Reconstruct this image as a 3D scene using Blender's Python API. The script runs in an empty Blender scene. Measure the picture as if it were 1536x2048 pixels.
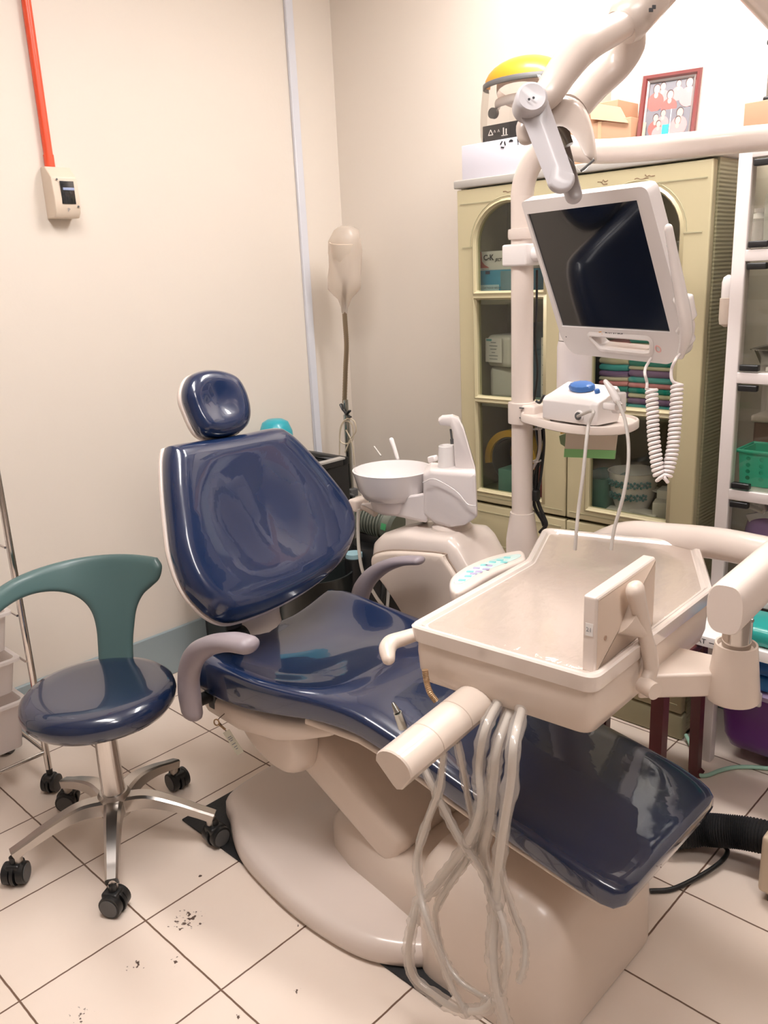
import bpy, bmesh, math, random
import numpy as np
from mathutils import Vector, Matrix
from mathutils.geometry import delaunay_2d_cdt
random.seed(7)
SC = bpy.context.scene
COL = SC.collection
PI = math.pi
V = Vector

# ------------------------------------------------------------------ camera
F, CX, CY, EYE = 1674.78, 768.0, 1024.0, V((0, 0, 1.44))
RT = V((0.72309591, 0.68929097, -0.04483599))
DN = V((0.15878403, -0.22904063, -0.9603791))
FW = V((-0.6722499, 0.68732696, -0.27506674))
def ray(x, y):
    return RT * ((x - CX) / F) + DN * ((y - CY) / F) + FW
def at(x, y, X=None, Y=None, Z=None, D=None):
    """measured point of the room: sight line (x, y) met with a wall, floor or depth plane"""
    d = ray(x, y)
    if X is not None: t = X / d.x
    elif Y is not None: t = Y / d.y
    elif Z is not None: t = (Z - EYE.z) / d.z
    else: t = D
    return EYE + d * t
def on(x, y, p0, n):
    d = ray(x, y)
    return EYE + d * (V(n).dot(V(p0) - EYE) / V(n).dot(d))

cam = bpy.data.cameras.new('camera')
cam.sensor_fit = 'VERTICAL'; cam.sensor_height = 36.0
cam.lens = F / 2048.0 * 36.0
cam.clip_start = 0.02
camo = bpy.data.objects.new('camera', cam); COL.objects.link(camo)
m = Matrix.Identity(4)
for i in range(3):
    m[i][0] = RT[i]; m[i][1] = -DN[i]; m[i][2] = -FW[i]; m[i][3] = EYE[i]
camo.matrix_world = m
SC.camera = camo

# ------------------------------------------------------------------ materials
def lin(c):
    return tuple(((v / 255) / 12.92 if v / 255 <= 0.04045 else ((v / 255 + 0.055) / 1.055) ** 2.4) for v in c) + (1,)
def new_mat(name):
    mt = bpy.data.materials.new(name); mt.use_nodes = True
    nt = mt.node_tree; bs = nt.nodes['Principled BSDF']
    return mt, nt, bs
def M(name, c, rough=0.5, metal=0.0, coat=0.0, var=0.0, vscale=8.0, bump=0.0, bscale=40.0, emit=0.0, alpha=1.0, coat_rough=0.05, spec=0.5, sss=0):
    mt, nt, bs = new_mat(name)
    bs.inputs['Base Color'].default_value = lin(c)
    bs.inputs['Roughness'].default_value = rough
    bs.inputs['Metallic'].default_value = metal
    bs.inputs['Coat Weight'].default_value = coat
    bs.inputs['Coat Roughness'].default_value = coat_rough
    bs.inputs['Specular IOR Level'].default_value = spec
    bs.inputs['Alpha'].default_value = alpha
    tc = nt.nodes.new('ShaderNodeTexCoord')
    if var > 0:
        n = nt.nodes.new('ShaderNodeTexNoise'); n.inputs['Scale'].default_value = vscale; n.inputs['Detail'].default_value = 6
        r = nt.nodes.new('ShaderNodeMixRGB'); r.blend_type = 'MIX'
        a = lin(c); r.inputs['Color1'].default_value = tuple(min(1, v * (1 - var)) for v in a[:3]) + (1,)
        r.inputs['Color2'].default_value = tuple(min(1, v * (1 + var)) for v in a[:3]) + (1,)
        nt.links.new(tc.outputs['Object'], n.inputs['Vector']); nt.links.new(n.outputs['Fac'], r.inputs['Fac'])
        nt.links.new(r.outputs['Color'], bs.inputs['Base Color'])
    if bump > 0:
        n2 = nt.nodes.new('ShaderNodeTexNoise'); n2.inputs['Scale'].default_value = bscale; n2.inputs['Detail'].default_value = 4
        b = nt.nodes.new('ShaderNodeBump'); b.inputs['Strength'].default_value = bump; b.inputs['Distance'].default_value = 0.01
        nt.links.new(tc.outputs['Object'], n2.inputs['Vector']); nt.links.new(n2.outputs['Fac'], b.inputs['Height'])
        nt.links.new(b.outputs['Normal'], bs.inputs['Normal'])
        if coat > 0: nt.links.new(b.outputs['Normal'], bs.inputs['Coat Normal'])
    if emit > 0:
        bs.inputs['Emission Color'].default_value = lin(c); bs.inputs['Emission Strength'].default_value = emit
    return mt
def glass_mat(name, tint=(225, 230, 222), gloss=0.10, rough=0.02, haze=0.0, hazec=(220, 220, 220)):
    mt = bpy.data.materials.new(name); mt.use_nodes = True
    nt = mt.node_tree; nt.nodes.clear()
    out = nt.nodes.new('ShaderNodeOutputMaterial')
    tr = nt.nodes.new('ShaderNodeBsdfTransparent'); tr.inputs['Color'].default_value = lin(tint)
    gl = nt.nodes.new('ShaderNodeBsdfGlossy'); gl.inputs['Roughness'].default_value = rough
    lw = nt.nodes.new('ShaderNodeLayerWeight'); lw.inputs['Blend'].default_value = 0.25
    pw_ = nt.nodes.new('ShaderNodeMath'); pw_.operation = 'POWER'; pw_.inputs[1].default_value = 3
    nt.links.new(lw.outputs['Facing'], pw_.inputs[0])
    mr = nt.nodes.new('ShaderNodeMapRange'); mr.inputs['To Min'].default_value = gloss * 0.4; mr.inputs['To Max'].default_value = min(0.8, gloss * 5)
    nt.links.new(pw_.outputs[0], mr.inputs['Value'])
    mx = nt.nodes.new('ShaderNodeMixShader')
    nt.links.new(mr.outputs['Result'], mx.inputs['Fac'])
    src = tr
    if haze > 0:
        df = nt.nodes.new('ShaderNodeBsdfDiffuse'); df.inputs['Color'].default_value = lin(hazec)
        tl = nt.nodes.new('ShaderNodeBsdfTranslucent'); tl.inputs['Color'].default_value = lin(hazec)
        m0 = nt.nodes.new('ShaderNodeMixShader'); m0.inputs['Fac'].default_value = 0.4
        nt.links.new(df.outputs[0], m0.inputs[1]); nt.links.new(tl.outputs[0], m0.inputs[2])
        m1 = nt.nodes.new('ShaderNodeMixShader'); m1.inputs['Fac'].default_value = haze
        nt.links.new(tr.outputs[0], m1.inputs[1]); nt.links.new(m0.outputs[0], m1.inputs[2]); src = m1
    nt.links.new(src.outputs[0], mx.inputs[1]); nt.links.new(gl.outputs[0], mx.inputs[2])
    nt.links.new(mx.outputs[0], out.inputs['Surface'])
    return mt

WALL = M('wall_paint', (226, 217, 206), 0.55, var=0.025, vscale=1.6, bump=0.03, bscale=90)
WALL_DIM = M('dimmed_unseen_wall', (138, 128, 121), 0.6, var=0.05, vscale=1.6)  # unseen walls coloured darker to dim cushion reflections and fill light
CEIL = M('ceiling_paint', (238, 232, 224), 0.7, var=0.02)
SKIRT = M('blue_grey_skirting', (146, 160, 164), 0.4, var=0.04, vscale=5)
DUCT = M('pale_blue_duct', (214, 216, 224), 0.4, var=0.02)
IVORY = M('ivory_plastic', (226, 213, 204), 0.28, coat=0.35, var=0.015, vscale=3)
IVORY2 = M('cream_plastic', (222, 207, 194), 0.32, coat=0.25, var=0.02, vscale=3)
WHITE = M('white_plastic', (234, 228, 226), 0.25, coat=0.4, var=0.01)
WHITEP = M('white_enamel', (232, 224, 222), 0.3, coat=0.3, var=0.015)
CERAM = M('white_ceramic', (226, 221, 220), 0.12, coat=0.7)
NAVY = M('navy_vinyl', (20, 38, 72), 0.22, coat=1.0, var=0.12, vscale=6, bump=0.045, bscale=9, coat_rough=0.025)
NAVYS = M('navy_vinyl_stool', (20, 36, 66), 0.22, coat=1.0, var=0.05, vscale=6, coat_rough=0.02)
TEAL = M('grey_teal_plastic', (80, 108, 108), 0.4, coat=0.1, var=0.05, vscale=10)
LILAC = M('grey_lilac_plastic', (152, 142, 148), 0.42, coat=0.1, var=0.03)
CHROME = M('chrome', (222, 218, 214), 0.14, metal=1.0, var=0.06, vscale=14)
ALU = M('brushed_aluminium', (196, 190, 184), 0.28, metal=1.0, var=0.1, vscale=12)
BLACK = M('black_plastic', (26, 27, 28), 0.4, coat=0.1, var=0.1)
RUBBER = M('black_rubber', (30, 31, 33), 0.6, var=0.15, bump=0.1, bscale=120)
DGREY = M('dark_grey', (92, 92, 92), 0.5)
ORANGE = M('orange_conduit', (232, 84, 50), 0.4, coat=0.1, var=0.03)
OLIVE = M('olive_cream_plastic', (190, 180, 146), 0.42, coat=0.1, var=0.03, vscale=5)
OLIVED = M('olive_plastic_dark', (170, 164, 134), 0.5, var=0.04, vscale=4)
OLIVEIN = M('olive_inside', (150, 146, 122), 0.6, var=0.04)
GREYTOP = M('grey_top', (176, 172, 166), 0.5, var=0.03)
CARD = M('cardboard', (190, 148, 118), 0.7, var=0.06, vscale=12)
TAPE = M('packing_tape', (205, 170, 135), 0.35, coat=0.3)
PAPER = M('white_paper', (236, 232, 230), 0.7, var=0.02)
PACKW = M('wrapped_paper_pack', (226, 222, 216), 0.3, coat=0.6, var=0.04, bump=0.25, bscale=22)
GREEN = M('green_tape', (140, 200, 130), 0.5)
YELLOW = M('yellow_plastic', (216, 150, 40), 0.4, coat=0.2)
YELLOW2 = M('yellow_dull', (206, 158, 46), 0.5)
BLUE = M('blue_knob', (64, 112, 180), 0.4, coat=0.2)
SCREEN = M('screen_glass', (14, 15, 15), 0.08, coat=0.6, coat_rough=0.02)
INK = M('black_ink', (36, 36, 40), 0.6)
INKG = M('grey_ink', (130, 134, 140), 0.6)
CYAN = M('cyan_print', (40, 150, 196), 0.35, coat=0.3, var=0.2, vscale=14)
PALEBL = M('pale_blue_print', (190, 222, 236), 0.4)
REDP = M('dull_red_print', (196, 96, 92), 0.5)
MAROON = M('maroon_wood', (92, 42, 44), 0.4, var=0.25, vscale=20, coat=0.2)
PURPLE = M('purple_plastic', (104, 46, 128), 0.3, coat=0.3, var=0.12, vscale=6)
LAVEN = M('lavender_film', (160, 130, 186), 0.3, coat=0.5, bump=0.2, bscale=18)
TEALB = M('turquoise_plastic', (48, 200, 168), 0.38, coat=0.2)
TEALC = M('teal_cap', (38, 160, 176), 0.35, coat=0.2)
BLUEPK = M('blue_packs', (36, 120, 190), 0.3, coat=0.4, var=0.3, vscale=10)
STEEL = M('steel_tray', (186, 188, 184), 0.25, metal=1.0)
BROWNC = M('brown_box', (120, 92, 80), 0.35, coat=0.2)
BEIGE = M('beige_box', (214, 196, 172), 0.4, coat=0.2)
KEYP = M('pale_teal_membrane', (206, 232, 228), 0.25, coat=0.8)
KEYT = M('teal_key', (128, 206, 208), 0.3, coat=0.6)
KEYL = M('lilac_key', (178, 168, 206), 0.3, coat=0.6)
GOLD = M('gold_corrugated', (176, 146, 112), 0.4, metal=0.5)
CABLEG = M('grey_cable', (190, 184, 178), 0.45)
CORD = M('white_cord', (232, 224, 222), 0.4)
GREENH = M('pale_green_hose', (168, 212, 192), 0.35, coat=0.3)
MOTOR = M('grey_green_motor', (116, 122, 112), 0.45, metal=0.3)
SKIN = M('printed_skin', (232, 176, 160), 0.4, coat=0.3)
PRED = M('printed_red', (206, 92, 84), 0.4, coat=0.3)
PGREY = M('printed_grey', (120, 118, 126), 0.4, coat=0.3)
PPINK = M('printed_pink', (214, 150, 150), 0.4, coat=0.3)
PCYAN = M('printed_cyan', (20, 196, 214), 0.4, coat=0.3)
PHAIR = M('printed_hair', (72, 52, 54), 0.4, coat=0.3)
MAHOG = M('mahogany_frame', (116, 52, 50), 0.25, coat=0.6, var=0.15)
SILVER = M('silver_inner', (168, 160, 156), 0.3, metal=0.5)
CT = {'teal': M('teal_cloth', (24, 158, 152), 0.9, var=0.12, vscale=30), 'pink': M('pink_cloth', (244, 158, 170), 0.9, var=0.1, vscale=30),
      'beige': M('beige_cloth', (232, 222, 198), 0.9, var=0.1, vscale=30), 'purple': M('purple_cloth', (152, 120, 170), 0.9, var=0.12, vscale=30),
      'aqua': M('aqua_cloth', (92, 190, 196), 0.9, var=0.12, vscale=30)}
SLEEVE = glass_mat('clear_sleeve', (248, 246, 244), 0.14, 0.12, haze=0.26, hazec=(246, 242, 238))
TUBEM = M('pale_grey_tube', (218, 212, 204), 0.4, coat=0.3)
GLASS = glass_mat('cabinet_glass', (236, 238, 232), 0.10)
GLASS2 = glass_mat('shelf_glass', (242, 242, 238), 0.10)
VISOR = glass_mat('clear_visor', (236, 234, 230), 0.14, 0.03, haze=0.03)
LENS = glass_mat('clear_lens', (226, 222, 218), 0.22, 0.04, haze=0.08)
BAGM = glass_mat('plastic_bag', (246, 242, 236), 0.06, 0.2, haze=0.5, hazec=(244, 236, 228))
FROST = glass_mat('frosted_drawer', (248, 244, 242), 0.08, 0.25, haze=0.6, hazec=(250, 246, 244))
LIGHTM = M('lamp_diffuser', (255, 244, 236), 0.5, emit=1.0)

def floor_mat():
    mt, nt, bs = new_mat('cream_floor_tiles')
    N = nt.nodes.new; Lk = nt.links.new
    geo = N('ShaderNodeNewGeometry'); sp = N('ShaderNodeSeparateXYZ'); Lk(geo.outputs['Position'], sp.inputs[0])
    def math_(op, a, b=None):
        n = N('ShaderNodeMath'); n.operation = op
        for i, v in enumerate((a, b)):
            if v is None: continue
            if isinstance(v, (int, float)): n.inputs[i].default_value = v
            else: Lk(v, n.inputs[i])
        return n.outputs[0]
    nw = N('ShaderNodeTexNoise'); nw.inputs['Scale'].default_value = 30; Lk(geo.outputs['Position'], nw.inputs['Vector'])
    wob = math_('MULTIPLY', math_('SUBTRACT', nw.outputs['Fac'], 0.5), 0.0022)
    dx = math_('PINGPONG', math_('ADD', math_('ADD', sp.outputs[0], 0.677 + 6.0), wob), 0.15)
    dy = math_('PINGPONG', math_('ADD', math_('ADD', sp.outputs[1], -0.747 + 6.0), wob), 0.15)
    d = math_('MINIMUM', dx, dy)
    mr = N('ShaderNodeMapRange'); mr.inputs['From Min'].default_value = 0.0016; mr.inputs['From Max'].default_value = 0.0028; Lk(d, mr.inputs['Value'])
    n1 = N('ShaderNodeTexNoise'); n1.inputs['Scale'].default_value = 3.5; n1.inputs['Detail'].default_value = 8; Lk(geo.outputs['Position'], n1.inputs['Vector'])
    cr = N('ShaderNodeMixRGB'); cr.inputs['Color1'].default_value = lin((226, 209, 194)); cr.inputs['Color2'].default_value = lin((240, 227, 215)); Lk(n1.outputs['Fac'], cr.inputs['Fac'])
    # dirt specks near a few spots
    vn = N('ShaderNodeTexNoise'); vn.inputs['Scale'].default_value = 95; vn.inputs['Detail'].default_value = 3; Lk(geo.outputs['Position'], vn.inputs['Vector'])
    tot = None
    for (px, py, rad, k) in ((375, 1838, .05, 1), (352, 1922, .022, .8), (270, 1930, .025, .8), (594, 1980, .012, 1.2), (400, 1752, .006, 2), (160, 2030, .03, .7), (478, 2035, .012, 1), (600, 1850, .02, .3)):
        p = at(px, py, Z=0)
        ds = N('ShaderNodeVectorMath'); ds.operation = 'DISTANCE'; Lk(geo.outputs['Position'], ds.inputs[0]); ds.inputs[1].default_value = (p.x, p.y, 0)
        r = N('ShaderNodeMapRange'); r.inputs['From Min'].default_value = 0; r.inputs['From Max'].default_value = rad; r.inputs['To Min'].default_value = 0.22 * k; r.inputs['To Max'].default_value = 0; Lk(ds.outputs['Value'], r.inputs['Value'])
        tot = r.outputs[0] if tot is None else math_('MAXIMUM', tot, r.outputs[0])
    sm = N('ShaderNodeMapRange'); sm.inputs['From Min'].default_value = 0.68; sm.inputs['From Max'].default_value = 0.74; Lk(math_('ADD', vn.outputs['Fac'], tot), sm.inputs['Value'])
    hasd = math_('MULTIPLY', sm.outputs[0], math_('GREATER_THAN', tot, 0.005))
    m1 = N('ShaderNodeMixRGB'); m1.inputs['Color2'].default_value = lin((84, 66, 56)); Lk(hasd, m1.inputs['Fac']); Lk(cr.outputs[0], m1.inputs['Color1'])
    m2 = N('ShaderNodeMixRGB'); m2.inputs['Color1'].default_value = lin((112, 86, 70)); Lk(mr.outputs[0], m2.inputs['Fac']); Lk(m1.outputs[0], m2.inputs['Color2'])
    Lk(m2.outputs[0], bs.inputs['Base Color'])
    bs.inputs['Roughness'].default_value = 0.36
    bp = N('ShaderNodeBump'); bp.inputs['Strength'].default_value = 0.4; bp.inputs['Distance'].default_value = 0.002; Lk(mr.outputs[0], bp.inputs['Height']); Lk(bp.outputs[0], bs.inputs['Normal'])
    return mt
def wave_mat(name, c1, c2, scale):
    mt, nt, bs = new_mat(name)
    geo = nt.nodes.new('ShaderNodeTexCoord'); w = nt.nodes.new('ShaderNodeTexWave'); w.bands_direction = 'Z'; w.inputs['Scale'].default_value = scale
    nt.links.new(geo.outputs['Object'], w.inputs['Vector'])
    b = nt.nodes.new('ShaderNodeBump'); b.inputs['Strength'].default_value = 0.3; b.inputs['Distance'].default_value = 0.003
    nt.links.new(w.outputs['Fac'], b.inputs['Height']); nt.links.new(b.outputs[0], bs.inputs['Normal'])
    bs.inputs['Base Color'].default_value = lin(c1); bs.inputs['Roughness'].default_value = 0.5
    return mt
OLIVESIDE = wave_mat('ribbed_olive_side', (158, 154, 124), (0, 0, 0), 30)
FLOOR = floor_mat()

# ------------------------------------------------------------------ mesh helpers
def catmull(pts, n=8, closed=False):
    P = [V(p) for p in pts]; out = []; L = len(P)
    rng = range(L) if closed else range(L - 1)
    for i in rng:
        p1, p2 = P[i], P[(i + 1) % L]
        p0 = P[(i - 1) % L] if (closed or i > 0) else p1 * 2 - p2
        p3 = P[(i + 2) % L] if (closed or i < L - 2) else p2 * 2 - p1
        for k in range(n):
            t = k / n
            out.append(0.5 * ((2 * p1) + (p2 - p0) * t + (2 * p0 - 5 * p1 + 4 * p2 - p3) * t * t + (3 * p1 - p0 - 3 * p2 + p3) * t ** 3))
    if not closed: out.append(P[-1])
    return out
def lerp_list(vals, n, count):
    out = []
    for i in range(count):
        f = i / max(1, n); k = min(int(f), len(vals) - 2); t = f - k
        a, b = vals[k], vals[k + 1]
        if isinstance(a, tuple): out.append(tuple(x + (y - x) * t for x, y in zip(a, b)))
        else: out.append(a + (b - a) * t)
    return out
def round_poly(pts, rad, n=6):
    L = len(pts); out = []
    for i in range(L):
        p = V(pts[i]); a = V(pts[i - 1]); b = V(pts[(i + 1) % L])
        r = rad[i] if isinstance(rad, (list, tuple)) else rad
        da = (a - p); db = (b - p); la, lb = da.length, db.length
        da.normalize(); db.normalize()
        ang = da.angle(db); t = min(r / max(1e-6, math.tan(ang / 2)), la * .49, lb * .49)
        p1 = p + da * t; p2 = p + db * t
        for k in range(n + 1):
            s = k / n
            out.append(p1 * (1 - s) ** 2 + p * 2 * s * (1 - s) + p2 * s * s)
    return out
def inset(pts, d):
    L = len(pts); out = []
    area = sum(pts[i][0] * pts[(i + 1) % L][1] - pts[(i + 1) % L][0] * pts[i][1] for i in range(L))
    sg = 1 if area > 0 else -1
    for i in range(L):
        p = V(pts[i][:2]); a = V(pts[i - 1][:2]); b = V(pts[(i + 1) % L][:2])
        e1 = (p - a).normalized(); e2 = (b - p).normalized()
        n1 = V((-e1.y, e1.x)) * sg; n2 = V((-e2.y, e2.x)) * sg
        nn = n1 + n2
        if nn.length < 1e-6: nn = n1
        nn.normalize(); c = max(0.3, nn.dot(n1))
        out.append(p + nn * (d / c))
    return out

class B:
    def __init__(s): s.bm = bmesh.new()
    def face(s, vs):
        try: return s.bm.faces.new(vs)
        except ValueError: return None
    def loft(s, loops, cap0=True, cap1=True, closed=True):
        R = [[s.bm.verts.new(p) for p in lp] for lp in loops]
        n = len(R[0])
        for a, b in zip(R, R[1:]):
            for i in range(n if closed else n - 1):
                j = (i + 1) % n
                s.face((a[i], a[j], b[j], b[i]))
        if cap0: s.face(list(reversed(R[0])))
        if cap1: s.face(R[-1])
        return s
    def prism(s, pts, vec):
        vec = V(vec); return s.loft([[V(p) for p in pts], [V(p) + vec for p in pts]])
    def obox(s, c, ux, uy, uz, sx, sy, sz, bev=0.0, seg=3):
        c = V(c); ux, uy, uz = V(ux).normalized(), V(uy).normalized(), V(uz).normalized()
        b2 = bmesh.new(); bmesh.ops.create_cube(b2, size=1)
        for v in b2.verts: v.co = V((v.co.x * sx, v.co.y * sy, v.co.z * sz))
        if bev > 0: bmesh.ops.bevel(b2, geom=b2.edges[:], offset=min(bev, sx * .49, sy * .49, sz * .49), segments=seg, affect='EDGES', profile=0.5)
        mp = {}
        for v in b2.verts: mp[v.index] = s.bm.verts.new(c + ux * v.co.x + uy * v.co.y + uz * v.co.z)
        for f in b2.faces: s.face([mp[v.index] for v in f.verts])
        b2.free(); return s
    def box(s, x0, x1, y0, y1, z0, z1, bev=0.0, seg=3):
        return s.obox(((x0 + x1) / 2, (y0 + y1) / 2, (z0 + z1) / 2), (1, 0, 0), (0, 1, 0), (0, 0, 1), abs(x1 - x0), abs(y1 - y0), abs(z1 - z0), bev, seg)
    def sweep(s, path, rad, ref=None, n=14, sub=6, smooth=True, cap=True, round_end=False, shape=None):
        P = [V(p) for p in path]
        if not isinstance(rad, list): rad = [rad] * len(P)
        if smooth and len(P) > 2:
            Q = catmull(P, sub); R = lerp_list(rad, sub, len(Q))
        else: Q, R = P, rad
        R = [r if isinstance(r, tuple) else (r, r) for r in R]
        if round_end:
            def capend(q0, q1, r):
                d = (q0 - q1).normalized(); o = []
                for k in (1, 2, 3):
                    a = k / 3 * PI / 2 * .96; e = min(r)
                    o.append((q0 + d * math.sin(a) * e, (r[0] * math.cos(a), r[1] * math.cos(a))))
                return o
            st = capend(Q[0], Q[1], R[0])[::-1]; en = capend(Q[-1], Q[-2], R[-1])
            Q = [a for a, _ in st] + Q + [a for a, _ in en]; R = [b for _, b in st] + R + [b for _, b in en]
        T = []
        for i in range(len(Q)):
            a = Q[max(0, i - 1)]; b = Q[min(len(Q) - 1, i + 1)]
            d = (b - a); T.append(d.normalized() if d.length > 1e-9 else V((0, 0, 1)))
        nr = V(ref) if ref is not None else (V((0, 0, 1)) if abs(T[0].z) < .9 else V((1, 0, 0)))
        loops = []
        for q, t, r in zip(Q, T, R):
            if ref is not None: nr = V(ref)
            nr = (nr - t * nr.dot(t))
            if nr.length < 1e-6: nr = t.orthogonal()
            nr.normalize(); bn = t.cross(nr)
            if shape: loops.append([q + nr * (a * r[0]) + bn * (b * r[1]) for a, b in shape])
            else: loops.append([q + nr * (math.cos(2 * PI * k / n) * r[0]) + bn * (math.sin(2 * PI * k / n) * r[1]) for k in range(n)])
        return s.loft(loops, cap, cap)
    def cyl(s, p0, p1, r0, r1=None, n=24):
        return s.sweep([p0, p1], [r0, r0 if r1 is None else r1], n=n, smooth=False)
    def lathe(s, prof, c=(0, 0, 0), axis=(0, 0, 1), n=32, cap0=True, cap1=True):
        ax = V(axis).normalized(); u = ax.orthogonal().normalized(); w = ax.cross(u); c = V(c)
        return s.loft([[c + ax * h + (u * math.cos(2 * PI * k / n) + w * math.sin(2 * PI * k / n)) * max(r, 1e-5) for k in range(n)] for r, h in prof], cap0, cap1)
    def ball(s, c, r, sc=(1, 1, 1), n=16):
        k = 10
        return s.loft([[V(c) + V((math.cos(2 * PI * i / n) * math.sin(PI * j / k) * r * sc[0], math.sin(2 * PI * i / n) * math.sin(PI * j / k) * r * sc[1], -math.cos(PI * j / k) * r * sc[2])) for i in range(n)] for j in range(1, k)])
    def sheet(s, outline, mapf, top, bot, r, grid=0.03, rb=None):
        """pad from a 2D outline: rounded edges, height by distance from the outline; mapf(u,v,h)->3D"""
        O = [V(p[:2]) for p in outline]; n = len(O)
        rb = r if rb is None else rb
        A = np.array([[p.x, p.y] for p in O]); Bq = np.roll(A, -1, 0)
        def dist(p):
            d = Bq - A; t = np.clip(((p - A) * d).sum(1) / np.maximum((d * d).sum(1), 1e-12), 0, 1)
            return np.sqrt((((A + d * t[:, None]) - p) ** 2).sum(1)).min()
        def inside(p):
            x, y = p; c = ((A[:, 1] > y) != (Bq[:, 1] > y))
            xs = (Bq[:, 0] - A[:, 0]) * (y - A[:, 1]) / np.where(Bq[:, 1] == A[:, 1], 1e-9, Bq[:, 1] - A[:, 1]) + A[:, 0]
            return (c & (x < xs)).sum() % 2 == 1
        pts = list(O)
        R = max(r, rb)
        for fr in (.06, .2, .42, .7, 1.0):
            for q in inset(O, R * fr):
                a = np.array([q.x, q.y])
                if inside(a) and dist(a) > R * fr * .85: pts.append(q)
        x0, y0 = A.min(0); x1, y1 = A.max(0)
        for i in range(int((x1 - x0) / grid) + 2):
            for j in range(int((y1 - y0) / grid) + 2):
                a = np.array([x0 + (i + .5 * (j % 2)) * grid, y0 + j * grid])
                if inside(a) and dist(a) > R * 1.0 + grid * .45: pts.append(V(a))
        res = delaunay_2d_cdt(pts, [(i, (i + 1) % n) for i in range(n)], [], 1, 1e-7)
        vs, fs = res[0], res[2]
        D = [dist(np.array([v.x, v.y])) for v in vs]
        prof = lambda d, rr: math.sqrt(max(0, 1 - (1 - min(d / rr, 1)) ** 2)) if rr > 0 else 1
        tf = top if callable(top) else (lambda u, v: top)
        bf = bot if callable(bot) else (lambda u, v: bot)
        up, dn = [], []
        for v, d in zip(vs, D):
            e = d < 1e-6
            a = s.bm.verts.new(mapf(v.x, v.y, tf(v.x, v.y) * prof(d, r))); up.append(a)
            dn.append(a if (e and r > 0 and rb > 0) else s.bm.verts.new(mapf(v.x, v.y, -bf(v.x, v.y) * prof(d, rb))))
        for f in fs:
            s.face([up[i] for i in f]); s.face([dn[i] for i in reversed(f)])
        if not (r > 0 and rb > 0):
            idx = {}
            bed = [i for i, d in enumerate(D) if d < 1e-6]
            cnt = {}
            for f in fs:
                for a, b in zip(f, list(f[1:]) + [f[0]]): cnt[(a, b)] = 1
            for (a, b) in cnt:
                if (b, a) not in cnt: s.face((up[b], up[a], dn[a], dn[b]))
        return s

ROOT = {}
def wloc(o):
    return ROOT.get(o.name, V((0, 0, 0)))
def finish(me, ang):
    for p in me.polygons: p.use_smooth = True
    me.set_sharp_from_angle(angle=math.radians(ang))
def mesh_obj(name, b, mat, parent=None, ang=38, bev=0.0, sub=0, origin=None):
    bmesh.ops.remove_doubles(b.bm, verts=b.bm.verts[:], dist=1e-6)
    bmesh.ops.recalc_face_normals(b.bm, faces=b.bm.faces[:])
    me = bpy.data.meshes.new(name); b.bm.to_mesh(me); b.bm.free()
    o0 = wloc(parent) if parent else (V(origin) if origin is not None else V((0, 0, 0)))
    if o0.length: me.transform(Matrix.Translation(-o0))
    mats = mat if isinstance(mat, list) else [mat]
    for q in mats: me.materials.append(q)
    finish(me, ang)
    o = bpy.data.objects.new(name, me); COL.objects.link(o)
    if parent: o.parent = parent; ROOT[o.name] = o0
    else: o.location = o0; ROOT[o.name] = o0
    if bev > 0:
        md = o.modifiers.new('bevel', 'BEVEL'); md.width = bev; md.segments = 3; md.limit_method = 'ANGLE'; md.angle_limit = math.radians(35); md.harden_normals = False
    if sub: md = o.modifiers.new('sub', 'SUBSURF'); md.levels = sub; md.render_levels = sub
    return o
def thing(name, label, cat, loc, group=None):
    o = bpy.data.objects.new(name, None); COL.objects.link(o); o.location = loc; o.empty_display_size = .05
    o['label'] = label; o['category'] = cat
    if group: o['group'] = group
    ROOT[o.name] = V(loc); return o
def part(name, b, mat, parent, label=None, **k):
    o = mesh_obj(name, b, mat, parent, **k)
    if label: o['label'] = label
    return o
def single(name, label, cat, b, mat, group=None, **k):
    vs = [v.co for v in b.bm.verts]
    org = V(((min(v.x for v in vs) + max(v.x for v in vs)) / 2, (min(v.y for v in vs) + max(v.y for v in vs)) / 2, min(v.z for v in vs)))
    o = mesh_obj(name, b, mat, None, origin=org, **k); o['label'] = label; o['category'] = cat
    if group: o['group'] = group
    return o
def struct(name, b, mat, parent=None, **k):
    o = mesh_obj(name, b, mat, parent, **k)
    if not parent: o['kind'] = 'structure'
    return o
def text_b(body, size, org, u, v, ext=0.0004, bold=0.0, shear=0.0):
    cu = bpy.data.curves.new('txt', 'FONT'); cu.body = body; cu.size = size; cu.extrude = 0; cu.offset = bold; cu.shear = shear; cu.align_x = 'CENTER'; cu.align_y = 'CENTER'; cu.resolution_u = 3
    o = bpy.data.objects.new('txt', cu); COL.objects.link(o)
    dg = bpy.context.evaluated_depsgraph_get(); me = bpy.data.meshes.new_from_object(o.evaluated_get(dg))
    bpy.data.objects.remove(o); bpy.data.curves.remove(cu)
    u = V(u).normalized(); v = V(v).normalized(); n = u.cross(v); org = V(org)
    b = B(); vs = [b.bm.verts.new(org + u * q.co.x + v * q.co.y + n * ext) for q in me.vertices]
    for p in me.polygons: b.face([vs[i] for i in p.vertices])
    bpy.data.meshes.remove(me); return b
def text_part(name, body, size, org, u, v, mat, parent, **k):
    b = text_b(body, size, org, u, v, **k)
    o = mesh_obj(name, b, mat, parent); return o
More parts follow.
